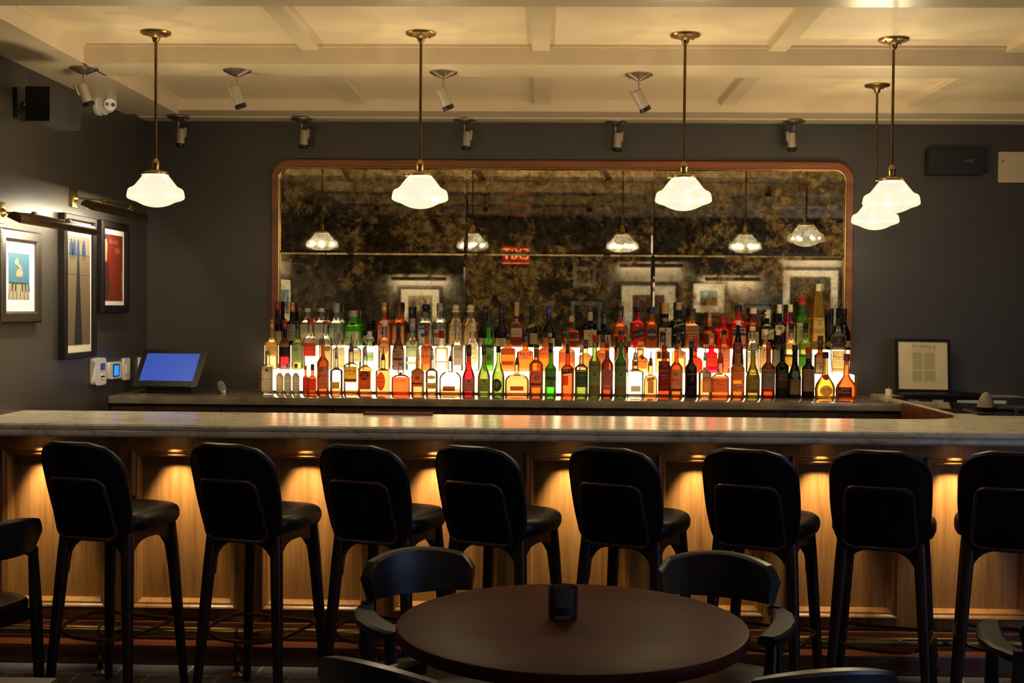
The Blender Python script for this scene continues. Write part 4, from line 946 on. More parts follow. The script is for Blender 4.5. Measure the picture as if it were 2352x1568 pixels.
b(3, 976, 36, 697, 'sq', 'clear', 'Kb', 22, [(740, 792, .75, 'd8d8cc', [], {'bandc': (742, 756, '2a6a78'), 'seal': (-.2, 769, 5, '2a60b0')})], 'clear square tequila with black ball stopper and teal label', nr=.4)
b(3, 1010, 33, 696, 'spir', 'clear', 'G', 18, [(756, 795, .8, 'd0c8b0', [], {'bandc': (764, 774, 'c04830')})], 'clear bottle with grey cap and a red stripe on its label', nr=.42)
b(3, 1046, 34, 699, 'arch', 'paley', 'Cb', 18, [(743, 796, .78, 'e4dcae', [('DON', 757, 4), ('JULIO', 768, 4)], {'arch': 1, 'lines': [778, 786], 'seal': (0, 724, 3, '6a6440')})], 'pale yellow tequila with knobbed stopper beside the clear red-striped one', nr=.44)
b(3, 1080, 34, 699, 'arch', 'paley', 'Cb', 18, [(743, 796, .78, 'e4dcae', [('DON', 757, 4), ('JULIO', 768, 4)], {'arch': 1, 'lines': [778, 786], 'seal': (0, 724, 3, '6a6440')})], 'pale yellow tequila with knobbed stopper beside a dark wine bottle', nr=.44)
b(3, 1114, 31, 703, 'burg', 'dark', 'K', 18, [(776, 797, .95, 'd0bc88')], 'dark burgundy-shaped bottle behind the bright green one', name='wine_bottle')
b(3, 1151, 32, 703, 'burg', 'dark', 'K', 20, [(776, 797, .95, 'd0bc88')], 'dark burgundy-shaped bottle between green and amber bottles below', name='wine_bottle')
b(3, 1186, 34, 693, 'flat', 'dkamb', 'T', 32, [(732, 774, .75, 'd0b890', [('BLANTONS', 752, 4)], {'seal': (0, 745, 3, '40382c'), 'lines': [762, 767]})], 'slim dark amber bottle with long tan neck and white label', nr=.3)
b(3, 1221, 30, 701, 'burg', 'dark', 'K', 16, [(743, 751, .9, 'c8a070', [], {'skew': .35}), (765, 790, .6, 'c8ac80', [('MALTS', 771, 4)], {'x': .3})], 'dark bottle with slanted tan neck band and tan label')
b(3, 1260, 31, 701, 'burg', 'black', 'B', 24, [(764, 773, .5, 'c8b080'), (776, 796, .9, 'c0a878', [], {'seal': (0, 781, 5, '5a2020')})], 'black sparkling wine bottle with blue-black foil', name='wine_bottle')
b(3, 1312, 44, 725, 'squat', 'dkamb', 'T', 14, [(777, 782, .8, 'c89868', [('RESERVE', 779, 4)])], 'wide squat dark amber bottle with tan cork', nr=.24)
b(3, 1355, 34, 706, 'spir', 'black', 'K', 10, [(716, 736, .33, 'd8c498'), (757, 796, .9, 'd8c498', [], {'seal': (.1, 768, 5, '6a5a3a'), 'lines': [776, 781]})], 'black bottle with cream neck label and big cream label', nr=.38)
b(3, 1388, 33, 720, 'spir', 'black', 'E', 24, [(768, 797, .9, 'd8c8a0', [('1 5', 783, 9)])], 'black bottle with dark green cap numbered 1 5', nr=.38)
b(3, 1424, 34, 702, 'spir', 'amber', 'K', 24, [(767, 796, .95, 'c0a070', [], {'bandc': (772, 794, '4a3018'), 'ink': 'e0c890', 'seal': (0, 782, 5, 'd8c8a0')})], 'amber bourbon with tall black capsule and ornate label', nr=.4)
b(3, 1465, 29, 705, 'sq', 'red', 'K', 11, [(757, 776, .98, '2a2420', [('BLACK LABEL', 767, 5)], {'skew': .34, 'ink': 'c8a468'}), (784, 792, .45, 'd8c498', [], {'x': .4})], 'square red-lit whisky bottle with slanted black label', nr=.36)
b(3, 1496, 29, 704, 'spir', 'amber', 'B', 15, [(753, 782, .82, '4a2c4c', [('Glenfiddich', 768, 7)], {'round': 1, 'ink': 'f0e0c0'})], 'amber whisky with blue cap and round purple label', nr=.4)
b(3, 1527, 33, 695, 'spir', 'dark', 'T', 25, [(752, 797, .9, 'dcccac', [('MACALLAN', 766, 4)], {'seal': (0, 757, 3, '6a5a40')}), (730, 738, .3, 'b89a60', [], {'taper': -.9})], 'dark whisky with wide tan cap and tall cream label', nr=.48)
b(3, 1558, 30, 694, 'sq', 'dkgrn', 'T', 17, [(744, 748, .95, 'a89858', [], {'skew': .3}), (764, 768, .95, 'a89858', [], {'skew': .3}), (732, 738, .25, 'a08a4a', [], {'round': 1})], 'dark green square whisky with gold slanted lines', nr=.4)
b(3, 1589, 34, 708, 'sq', 'gold', 'N', 16, [(757, 780, .9, '8a5a34', [('AUCHENTOSHAN', 763, 5)], {'ink': 'ecd8b0', 'lines': [770, 775]})], 'golden square whisky with brown banner label', nr=.42)
b(3, 1629, 31, 717, 'bord', 'dkamb', 'O', 32, [(790, 797, .9, 'e0c890')], 'dark brandy with long copper orange foil', nr=.3)
b(3, 1661, 33, 726, 'sq', 'red', 'R', 16, [(757, 781, .6, 'e09a50', [], {'round': 1})], 'red rum bottle with square red cap and orange disc label', nr=.5)
b(3, 1695, 35, 700, 'sq', 'red', 'K', 14, [(753, 790, .9, 'e0d0a0', [('CAMPARI', 762, 8)], {'bandc': (755, 770, '202a5c'), 'ink': 'f0e0b0', 'x': .1})], 'tall red bitter bottle with blue and cream label', nr=.42)
b(3, 1729, 29, 707, 'spir', 'dkamb', 'C', 13, [(762, 797, .85, 'e0cc98', [('VENUS', 772, 5)])], 'dark red bottle with cream square cap', nr=.48)
b(3, 1761, 32, 711, 'sq', 'black', 'Cx', 19, [(744, 779, .9, 'd8cc98', [('LA', 771, 4)], {'seal': (.2, 756, 3, '5a5030')}), (748, 750, .9, '2a2820', [], {'skew': .45}), (768, 770, .9, '2a2820', [], {'skew': .45})], 'black bottle with crossed metal stopper and striped cream label', nr=.3)
b(3, 1789, 26, 699, 'sq', 'black', 'C', 20, [(743, 766, .95, 'd8cc98', [], {'round': 1, 'seal': (0, 754, 5, '8a8058')})], 'black bottle with cream cap and round cream label', nr=.4)
b(3, 1814, 24, 699, 'sq', 'rose', 'C', 17, [(743, 797, .9, 'd8c898', [('A', 750, 6)], {'lines': [762, 768]})], 'ruby bottle with cream cap beside the green one with a square red cap', nr=.42)
b(3, 1842, 32, 683, 'bord', 'green', 'R', 17, [(741, 797, .9, 'd8d0a0', [('LUXARDO', 751, 4)], {'lines': [758, 763, 768, 773]})], 'tall green liqueur bottle with a square red cap on the upper step', nr=.55)
b(3, 1878, 34, 652, 'cone', 'yellow', 'C', 18, [(730, 783, .8, 'e8cc70', [('G', 742, 11), ('GALLIANO', 760, 11)], {'ink': '8a4a20', 'taper': .1})], 'very tall tapering yellow liqueur bottle', nr=.35, topr=.40)
b(3, 1908, 30, 708, 'burg', 'dkgrn', 'K', 16, [(782, 797, .8, 'a88a50', [('G', 795, 10)], {'round': 1, 'x': -.1, 'ink': 'f0e0b0'})], 'dark sparkling wine bottle with gold round label', name='wine_bottle')
b(3, 1938, 30, 708, 'burg', 'black', 'K', 16, [(782, 797, .6, 'c0a478', [], {'x': .5})], 'black sparkling wine bottle at the outer end by the mirror frame', name='wine_bottle')
# ---- lower lit step
b(2, 624, 31, 733, 'spir', 'paley', 'O', 26, [(785, 817, .98, 'e8dc9c', [], {'seal': (.1, 803, 10, 'd8c070'), 'lines': [790]})], 'pale yellow white-port bottle with copper foil at the end of the lower step', nr=.36)
b(2, 654, 28, 735, 'bord', 'rose', 'R', 20, fill=.30, empty='dark', labels= [(785, 796, 1, 'c8a888', [('CINZANO', 790, 8)], {'bandc': (786, 789, 'b02820'), 'ink': '3a2020'}), (797, 815, .9, '3a2018')], lab='red vermouth bottle with red cap', nr=.36)
b(2, 683, 28, 737, 'bord', 'ygrn', 'E', 18, [(792, 831, .92, 'ccccb0', [], {'seal': (0, 802, 5, '9a9a80'), 'lines': [794, 812, 819, 824], 'ink': '4a4a3a'})], 'yellow-green vermouth with a scalloped white label', nr=.34)
b(2, 713, 31, 730, 'sq', 'clear', 'R', 15, [(787, 817, .92, 'b83420', [('SOBIESKI', 798, 6), ('VODKA', 806, 4)], {'ink': 'f0c8a0'})], 'clear vodka with solid red label and red cap', nr=.4)
b(2, 748, 32, 737, 'spir', 'clear', 'R', 7, [(793, 844, .9, 'e0c48c', [], {'seal': (.4, 800, 6, 'a87840')})], 'clear bottle with tan label and slim red cap', nr=.38)
b(2, 781, 32, 764, 'sq', 'clear', 'G', 16, [(798, 844, .8, 'e8d8ac', [], {'lines': [805, 812]})], 'clear square bottle with grey cap behind a silver pourer', nr=.36)
b(2, 815, 31, 764, 'spir', 'clear', 'C', 16, [(794, 800, .9, '60a060'), (803, 830, .9, 'e8d8a8', [], {'lines': [810, 826]})], 'clear bottle with green stripe above its cream label', nr=.36)
b(2, 849, 32, 759, 'sq', 'paleg', 'Wb', 18, [(808, 828, .7, 'b8c8a8', [('HANS', 818, 6)], {'ink': '6a8068'})], 'pale green glass-stoppered bottle', nr=.34)
b(2, 883, 30, 735, 'spir', 'gold', 'W', 14, [(787, 812, .82, 'e0d4a4', [('Tanteo', 797, 5)], {'round': 1})], 'copper-tinted clear bottle with glass cap and oval label', nr=.38, fill=.72)
b(2, 915, 29, 740, 'burg', 'brown', 'N', 14, [(795, 838, .95, 'c0b494', [('IRISH', 815, 4)], {'arch': 1, 'lines': [808, 812], 'bandc': (821, 827, '7a4030')})], 'dark brown cream-liqueur bottle with arched label', nr=.34)
b(2, 947, 31, 731, 'spir', 'paleg', 'G', 26, [(781, 819, .95, 'd0d4b0', [('BACARDI', 797, 6)], {'seal': (.1, 785, 7, 'b05830'), 'lines': [803]}), (829, 836, .8, 'd8d4b8', [('o', 832, 4)])], 'clear rum with grey cap and orange disc on its label', nr=.38)
b(2, 980, 28, 742, 'bord', 'amber', 'M', 28, [(793, 836, .98, 'd8b884', [('ABUELO', 818, 6)], {'seal': (.0, 801, 5, 'a88450')})], 'amber rum with maroon foil standing on the lower step', nr=.36)
b(2, 1014, 33, 758, 'spir', 'frost', 'M', 18, [(798, 800, .98, '8a7060'), (829, 831, .98, '8a7060')], 'frosted pink cream bottle with maroon cap', nr=.36)
b(2, 1050, 29, 740, 'spir', 'clear', 'G', 26, [(793, 838, .8, 'a89c90', [('COMBIER', 801, 5)], {'ink': 'a02828', 'x': .3, 'lines': [815, 820]})], 'clear liqueur with striped grey cap and grey label', nr=.42)
b(2, 1085, 36, 740, 'arch', 'clear', 'Cb', 20, [(786, 838, .78, 'e8e0b8', [('DON', 800, 4), ('JULIO', 810, 5)], {'round': 1, 'lines': [822]})], 'clear tequila with knobbed stopper on the lower step', nr=.4)
b(2, 1122, 27, 737, 'bord', 'brtg', 'E', 14, [(791, 838, .98, '7a9a50', [('VIDA', 803, 9)], {'bandc': (791, 798, '4a3060'), 'ink': 'e8e0d0', 'seal': (.1, 821, 7, 'c86030')})], 'bright green bottle with purple and green label', nr=.42)
b(2, 1167, 34, 757, 'sq', 'amber', 'K', 22, [(800, 814, .9, 'c07838', [('BULLEIT', 806, 7)], {'ink': 'f0c890'}), (828, 838, .8, 'c87840', [('FRONTIER', 833, 4)])], 'amber frontier-style bourbon with embossed band', nr=.3)
b(2, 1207, 37, 763, 'flat', 'amber', 'K', 22, [(807, 825, .8, 'ecd8b0', [('KNOB', 813, 8), ('CREEK', 820, 3.5)])], 'squat amber bourbon with cream two-line label beside the frontier one', nr=.34)
b(2, 1253, 40, 763, 'squat', 'amber', 'K', 12, [(800, 822, .85, 'e8c078', [('Four Roses', 812, 6)], {'ink': '8a4820'})], 'wide amber bourbon with gold label and black cap', nr=.3)
b(2, 1302, 39, 751, 'squat', 'amber', 'E', 24, [(808, 832, .85, 'e0b888')], 'wide amber bottle with dark green capsule', nr=.24)
b(2, 1345, 32, 780, 'spir', 'paley', 'N', 20, [(810, 845, .9, 'e8d49c')], 'pale yellow bottle with brown cap behind a clear pourer', nr=.36)
b(2, 1384, 32, 768, 'spir', 'amber', 'N', 18, [(809, 850, .95, 'e0c090', [], {'lines': [815, 819]})], 'amber bottle with broad cream label between two green neighbours', nr=.36)
b(2, 1427, 34, 759, 'spir', 'brown', 'K', 10, [(810, 846, .95, 'd8b888', [], {'lines': [815, 820]})], 'brown bottle with cream label behind a green red-capped one', nr=.36)
b(2, 1471, 40, 800, 'flask', 'gold', 'Y', 4, [(813, 846, .55, 'c8a868', [('Crown', 830, 5)], {'arch': 1, 'x': .2, 'seal': (.2, 820, 5, '8a3020')})], 'round golden whisky flask with crested label', nr=.4)
b(2, 1522, 34, 761, 'flat', 'gold', 'K', 24, [(807, 823, .8, '4a3828', [('STAVE', 812, 6), ('ARK', 819, 6)], {'ink': 'd8c090'})], 'golden bottle with black cap and small brown label', nr=.36)
b(2, 1559, 32, 762, 'sq', 'gold', 'K', 26, [(800, 822, .6, 'dcc8a0', [('1P', 814, 8)], {'x': .3})], 'golden bottle with black capsule and tan label', nr=.34)
b(2, 1597, 34, 773, 'flask', 'red', 'R', 34, [(815, 822, .3, 'd84020')], 'red globe-shaped bottle with long red cap', nr=.26)
b(2, 1634, 27, 765, 'sq', 'mag', 'O', 27, [(815, 840, .9, 'd88050', [('PEYCHAUD', 820, 6)], {'ink': '4a2020', 'lines': [827, 832]})], 'magenta bitters bottle with orange label and capsule', nr=.46)
b(2, 1663, 28, 757, 'spir', 'orange', 'K', 11, [(794, 845, .95, 'e0d0a8', [], {'seal': (0, 803, 6, 'b09868'), 'lines': [814, 820, 827], 'ink': '6a5030'})], 'orange spirit with tall ornate white label', nr=.4)
b(2, 1695, 28, 736, 'tall', 'black', 'C', 10, [], 'slender black tapering bottle between an orange and a clear one', nr=.3, topr=.36)
b(2, 1728, 31, 749, 'spir', 'clear', 'C', 10, [(801, 806, .95, 'a8a07c'), (808, 848, .8, 'e4dcb4', [('VODKA', 820, 4)])], 'clear vodka with cream cap and thin grey band', nr=.38)
b(2, 1758, 28, 757, 'spir', 'paley', 'C', 12, [(796, 840, .95, 'dcd0b0', [('Me', 805, 7)], {'lines': [811, 816, 821]})], 'pale yellow spirit with scribbled white label', nr=.36)
b(2, 1787, 28, 757, 'spir', 'dark', 'C', 12, [(795, 840, .95, 'd0c4a8', [('Me', 805, 7)], {'lines': [811, 816, 821]})], 'dark spirit with scribbled white label', nr=.36)
b(2, 1817, 31, 742, 'spir', 'paley', 'K', 13, [(754, 764, .36, '5a5038'), (813, 819, .95, '2a2a1c', [('CHARTREUSE', 816, 5)], {'ink': 'f0f0d0'}), (819, 842, .95, 'c8c860')], 'yellow herbal liqueur with black lettered band', nr=.36)
b(2, 1850, 32, 741, 'spir', 'ygrn', 'K', 13, [(754, 764, .36, '3a3a28'), (813, 819, .95, '1c2a1c', [('CHARTREUSE', 816, 5)], {'ink': 'e0f0d0'}), (819, 842, .95, '6ac050')], 'green herbal liqueur with black lettered band', nr=.36)
b(2, 1884, 28, 771, 'spir', 'brown', 'N', 24, [(822, 854, .8, 'd4c8a0', [('BITTER', 834, 5), ('20', 843, 7)])], 'brown bitters bottle with notched cream label numbered 20', nr=.42)
b(2, 1925, 38, 731, 'trap', 'clear', 'K', 16, [(805, 854, .8, 'd8bc8c', [('Frangelico', 819, 7)], {'lines': [826, 832, 838], 'bandc': (846, 848, '8a7a3a')}), (761, 799, .9, '2a1a14', [('F', 784, 12)], {'seal': (0, 784, 0.1, '2a1a14'), 'ink': 'c04020'})], 'monk-shaped hazelnut liqueur bottle with letter F on its shoulder', nr=.3)
# ---- along the counter
b(1, 615, 27, 806, 'sq', 'clear', 'V', 8, [(841, 898, .98, 'a09880', [('PATRON', 870, 5)], {'seal': (0, 849, 4, '807860'), 'lines': [876, 882], 'ink': '3a342a'})], 'square tequila bottle wrapped in a grey paper label', nr=.38)
mini = dict(name='miniature_bottle', nr=.42)
b(1, 643, 17, 835, 'spir', 'clear', 'V', 9, [(856, 900, .95, 'b09a78')], 'miniature bottle with plain tan label beside the grey paper wrapped bottle', **mini)
b(1, 661, 17, 834, 'spir', 'clear', 'G', 9, [(856, 900, .95, 'a0967e', [], {'lines': [870, 880, 885]})], 'miniature bottle with grey cap and printed grey label', **mini)
b(1, 680, 17, 835, 'spir', 'clear', 'R', 9, [(856, 900, .95, 'a0967e', [], {'lines': [870, 880, 885]})], 'miniature bottle with red cap and grey label', **mini)
b(1, 702, 13, 839, 'spir', 'orange', 'O', 10, [(866, 898, .95, 'a85838')], 'tiny orange miniature bottle with orange cap', **mini)
b(1, 718, 19, 836, 'sq', 'orange', 'N', 14, [(868, 896, .95, 'b86048', [], {'lines': [874, 880]})], 'small square bottle with brown cap and red label', name='miniature_bottle', nr=.4)
b(1, 742, 28, 786, 'bord', 'amber', None, 1, [(840, 892, .98, 'b89a78', [('ABUELO', 863, 7)], {'seal': (-.1, 848, 5, '8a7050'), 'lines': [872, 880]})], 'amber rum with cream label and dark pourer beside the miniature bottles', nr=.3, pour=(767, 'N'))
b(1, 773, 30, 822, 'spir', 'gold', None, 1, [(876, 891, .7, 'b08448', [], {'x': -.1})], 'nearly empty clear bottle with silver pourer and small tan label', nr=.3, fill=.16, pour=(770, 'S'))
b(1, 807, 34, 806, 'sq', 'gold', None, 1, [(841, 877, .85, 'd8a848', [('MOUNT GAY', 852, 7), ('1703', 859, 5)], {'bandc': (869, 875, '8a4428'), 'ink': '4a2a18'})], 'clear rum with square yellow label and red pourer', nr=.34, fill=.10, pour=(767, 'M'))
b(1, 839, 30, 816, 'sq', 'gold', None, 1, [(851, 893, .92, 'b06030', [('APPLE', 866, 6)], {'seal': (0, 862, 11, '8a3c20'), 'ink': 'e0b080', 'lines': [884]})], 'gold rum with brick-orange diamond label', nr=.34, fill=.78, pour=(772, 'S'))
b(1, 880, 33, 825, 'sq', 'gold', None, 1, [(854, 896, .62, 'd88040', [], {'round': 1, 'x': -.2, 'lines': [868, 876]})], 'gold bottle with scalloped orange oval label', nr=.32, fill=.72, pour=(798, 'K'))
b(1, 921, 44, 831, 'squat', 'orange', 'G', 9, [(865, 866.5, .15, 'a05028', [('PILAR', 873, 8, 7)], {'ink': 'a03818'}), (854, 862, .18, '7a7060', [], {'round': 1})], 'squat wide orange-filled bottle with grey stopper', nr=.34, fill=.60)
b(1, 960, 31, 824, 'spir', 'gold', None, 1, [(850, 887, .78, 'b88a50', [('Four Roses', 856, 4)], {'seal': (.05, 867, 5, 'a02820'), 'bandc': (878, 882, '7a3a20')})], 'gold bourbon with brown label and red rose beside the squat orange bottle', nr=.32, pour=(776, 'C'))
b(1, 992, 29, 824, 'spir', 'gold', None, 1, [(861, 870, .7, 'c09838', [], {'round': 1}), (878, 892, .85, 'b89048', [('RARE', 885, 5)])], 'clear bottle with a gold eagle mark and silver pourer', nr=.34, fill=.12, pour=(774, 'S'))
b(1, 1035, 52, 828, 'flask', 'gold', None, 1, [(886, 897, .55, '9a5a30', [], {'x': -.1})], 'broad nearly clear decanter-shaped bottle with small brown label', nr=.2, fill=.18, pour=(805, 'N'))
b(1, 1077, 30, 791, 'burg', 'rose', 'N', 26, [(869, 898, .95, 'b0a080', [], {'seal': (.1, 874, 2.5, '4a4030'), 'lines': [879, 883, 888, 894]})], 'rose pink wine bottle with brown foil', nr=.36, name='wine_bottle')
b(1, 1112, 30, 791, 'burg', 'ygrn', 'N', 23, [(869, 898, .95, 'a8a068', [], {'seal': (.1, 874, 2.5, '4a4030'), 'lines': [879, 883, 888, 894]})], 'yellow-green wine bottle with brown foil and crested label', nr=.34, name='wine_bottle')
b(1, 1145, 30, 795, 'burg', 'ygrn', 'K', 14, [(869, 898, .78, '4a4030', [('JP', 884, 15)], {'round': 1, 'x': -.2, 'ink': 'd8c890'})], 'yellow-green wine bottle with dark round monogram label', nr=.32, name='wine_bottle')
b(1, 1188, 56, 836, 'flask', 'gold', None, 1, [(886, 896, .55, 'a86438')], 'broad golden decanter-shaped bottle with small brown label', nr=.18, fill=.75, pour=(806, 'N'), empty='gold')
b(1, 1232, 33, 790, 'spir', 'amber', 'K', 8, [(800, 820, .33, '7a6a58'), (850, 889, .8, 'b8905c', [('Four Roses', 857, 4)], {'seal': (.1, 866, 6, 'a02020'), 'bandc': (879, 884, '7a4028')})], 'amber bourbon with black cap and red rose label', nr=.36)
b(1, 1265, 27, 787, 'bord', 'brtg', 'K', 22, [(843, 888, .98, '6a7850', [('ABSINTHE', 848, 4)], {'bandc': (864, 872, '2a6030'), 'seal': (.1, 879, 6, 'a87050')})], 'light green absinthe bottle with a hill on its label', nr=.36)
b(1, 1304, 31, 810, 'spir', 'orange', None, 1, [(846, 857, .8, '20243c', [('APEROL', 851, 7)], {'skew': .12, 'ink': 'e8e0c8', 'x': -.1}), (862, 884, .4, 'd06030', [], {'x': -.3})], 'orange aperitif bottle with a slanted navy label', nr=.36, pour=(768, 'K'))
b(1, 1336, 31, 808, 'spir', 'ygrn', None, 1, [(848, 853, .95, '8a8a60'), (853, 888, .92, '3a5034', [('CHARTREUSE', 861, 4)], {'ink': 'b0b088', 'lines': [876, 883]})], 'greenish bottle with dark green label and pale pourer', nr=.3, fill=.55, pour=(775, 'S'))
b(1, 1366, 28, 769, 'bord', 'ygrn', 'R', 16, [(828, 907, .98, '8a8058', [('LUXARDO', 838, 6)], {'seal': (0, 859, 3, '4a4434'), 'lines': [848, 853, 868, 872], 'bandc': (884, 907, '9a7e4c')})], 'straw-wrapped green liqueur with red neck band, yellow shoulder', nr=.40)
b(1, 1395, 28, 790, 'bord', 'dkamb', None, 1, [(848, 885, .92, 'b88878', [('DOLIN', 866, 6)], {'seal': (0, 857, 5, '8a5048'), 'lines': [851, 873, 878], 'ink': '6a2828'}), (886, 894, .95, 'b08070')], 'dark red vermouth with pink scrolled label', nr=.36, pour=(768, 'M'))
b(1, 1426, 28, 769, 'bord', 'green', 'R', 16, [(828, 907, .98, '8a8464', [('LUXARDO', 838, 6)], {'seal': (0, 859, 3, '4a4434'), 'lines': [848, 853, 868, 872], 'bandc': (884, 907, '9a7e4c')})], 'straw-wrapped green liqueur with red neck band, vivid green shoulder', nr=.40)
b(1, 1460, 37, 824, 'sq', 'clear', None, 1, [(829, 840, .32, '6a7068', [('TITO', 835, 5)]), (885, 898, .6, 'b0a88c')], 'clear square vodka glowing white with small label', nr=.32, pour=(792, 'S'))
b(1, 1495, 32, 838, 'flask', 'gold', None, 1, [(866, 874, .55, '9a7a4c', [], {'skew': .2}), (874, 902, .42, 'a88c60')], 'round-shouldered gold bottle with T-shaped tan label', nr=.3, pour=(805, 'N'))
b(1, 1526, 28, 800, 'sq', 'dkamb', None, 1, [(829, 897, .96, '7a1c14', [('RAMAZZOTTI', 851, 5), ('AMARO', 861, 4)], {'bandc': (829, 846, '4a1812'), 'seal': (.05, 837, 6, 'b8482c'), 'ink': 'c8a078', 'lines': [868, 888]})], 'dark amaro with deep red label and clear neck', nr=.45, pour=(783, 'K'))
b(1, 1554, 30, 800, 'bord', 'amber', None, 1, [(847, 898, .98, 'b89a6c', [('ABUELO', 872, 7)], {'seal': (-.2, 858, 5, '8a7850'), 'lines': [878, 882], 'bandc': (892, 897, '4a4434')})], 'amber rum with cream label beside a black amaro', nr=.32, pour=(781, 'N'))
b(1, 1588, 29, 782, 'bord', 'black', 'K', 22, [(837, 852, .5, '4a4038', [], {'round': 1}), (856, 861, .7, '6a2c20', [('AMARO', 858, 4)], {'ink': 'c87050'})], 'black amaro bottle with faint round emblem', nr=.34)
b(1, 1620, 30, 826, 'spir', 'gold', None, 1, [(843, 900, .7, 'b89c68', [('SELECT', 872, 6)], {'seal': (.2, 852, 5, 'b06040'), 'x': .2, 'bandc': (864, 868, 'a8905c')})], 'gold bottle with tall illustrated cream label', nr=.3, fill=.5, pour=(790, 'S'))
b(1, 1655, 42, 832, 'squat', 'amber', None, 1, [(868, 900, .92, 'c8905c', [("Maker's", 874, 7), ('Mark', 882, 7), ('WHISKY', 889, 3)], {'ink': '6a1c10', 'lines': [894]})], 'squat bourbon dipped in red wax with tan label', nr=.36, fill=.62, pour=(785, 'R'))
b(1, 1695, 32, 786, 'spir', 'amber', 'M', 24, [(843, 873, .8, 'c09048', [("Dewar's", 850, 7)], {'lines': [858, 863, 868]}), (880, 898, .95, 'b09458', [('Scotch', 888, 5)])], 'amber scotch with maroon cap and two tan labels', nr=.38)
b(1, 1730, 33, 787, 'burg', 'olive', 'V', 24, [(860, 901, .95, '8a7440', [('SHERRY', 897, 4)], {'seal': (.2, 866, 5, '7a3c24'), 'bandc': (893, 901, '9a6838')})], 'olive wine-shaped bottle with grey-tan foil and arch label', nr=.34, name='wine_bottle')
b(1, 1765, 32, 785, 'bord', 'dkamb', 'R', 18, [(840, 893, .96, '7a8078', [('BRAULIO', 850, 7)], {'bandc': (846, 855, '8a2c24'), 'ink': 'd8c0a0', 'seal': (.1, 870, 6, '4a6858')}), (893, 898, .96, 'a01c1c')], 'dark amaro with red cap and mountain label', nr=.3)
b(1, 1797, 31, 791, 'spir', 'black', 'K', 12, [(849, 890, .8, '4a3024', [('SFU', 861, 8), ('MATO', 870, 8)], {'ink': '9a7858'})], 'black bottle with dark brown lettered label', nr=.38)
b(1, 1826, 30, 792, 'burg', 'black', 'K', 14, [(850, 870, .6, '5a7060', [], {'round': 1}), (870, 905, .96, '94744a', [('FERNET-BRANCA', 876, 5)], {'ink': '3a2a20', 'lines': [884, 889]})], 'black bitters bottle with a globe emblem and tan label', nr=.40)
b(1, 1857, 30, 797, 'spir', 'black', 'R', 12, [(809, 823, .45, '9a7060'), (847, 898, .95, 'a07858', [('Amer', 853, 6), ('Picon', 861, 6)], {'ink': '8a2018', 'seal': (.1, 874, 7, '3a5a68')})], 'black bottle with red cap and a figure on its pinkish label', nr=.42)
b(1, 1896, 47, 808, 'bell', 'yellow', 'K', 14, [(884, 909, .62, 'a89c64', [('DOM', 893, 5)], {'round': 1}), (859, 872, .32, '7a2018', [], {'round': 1})], 'bell-shaped yellow liqueur with red wax seal', nr=.28)
b(1, 1945, 50, 812, 'bell', 'orange', 'M', 16, [(827, 838, .24, 'b09880'), (888, 911, .66, '3a1c18', [('Grand', 893, 5), ('Marnier', 900, 6)], {'x': -.3, 'ink': 'd8b890'})], 'bell-shaped orange liqueur with dark label at the outer end', nr=.26)

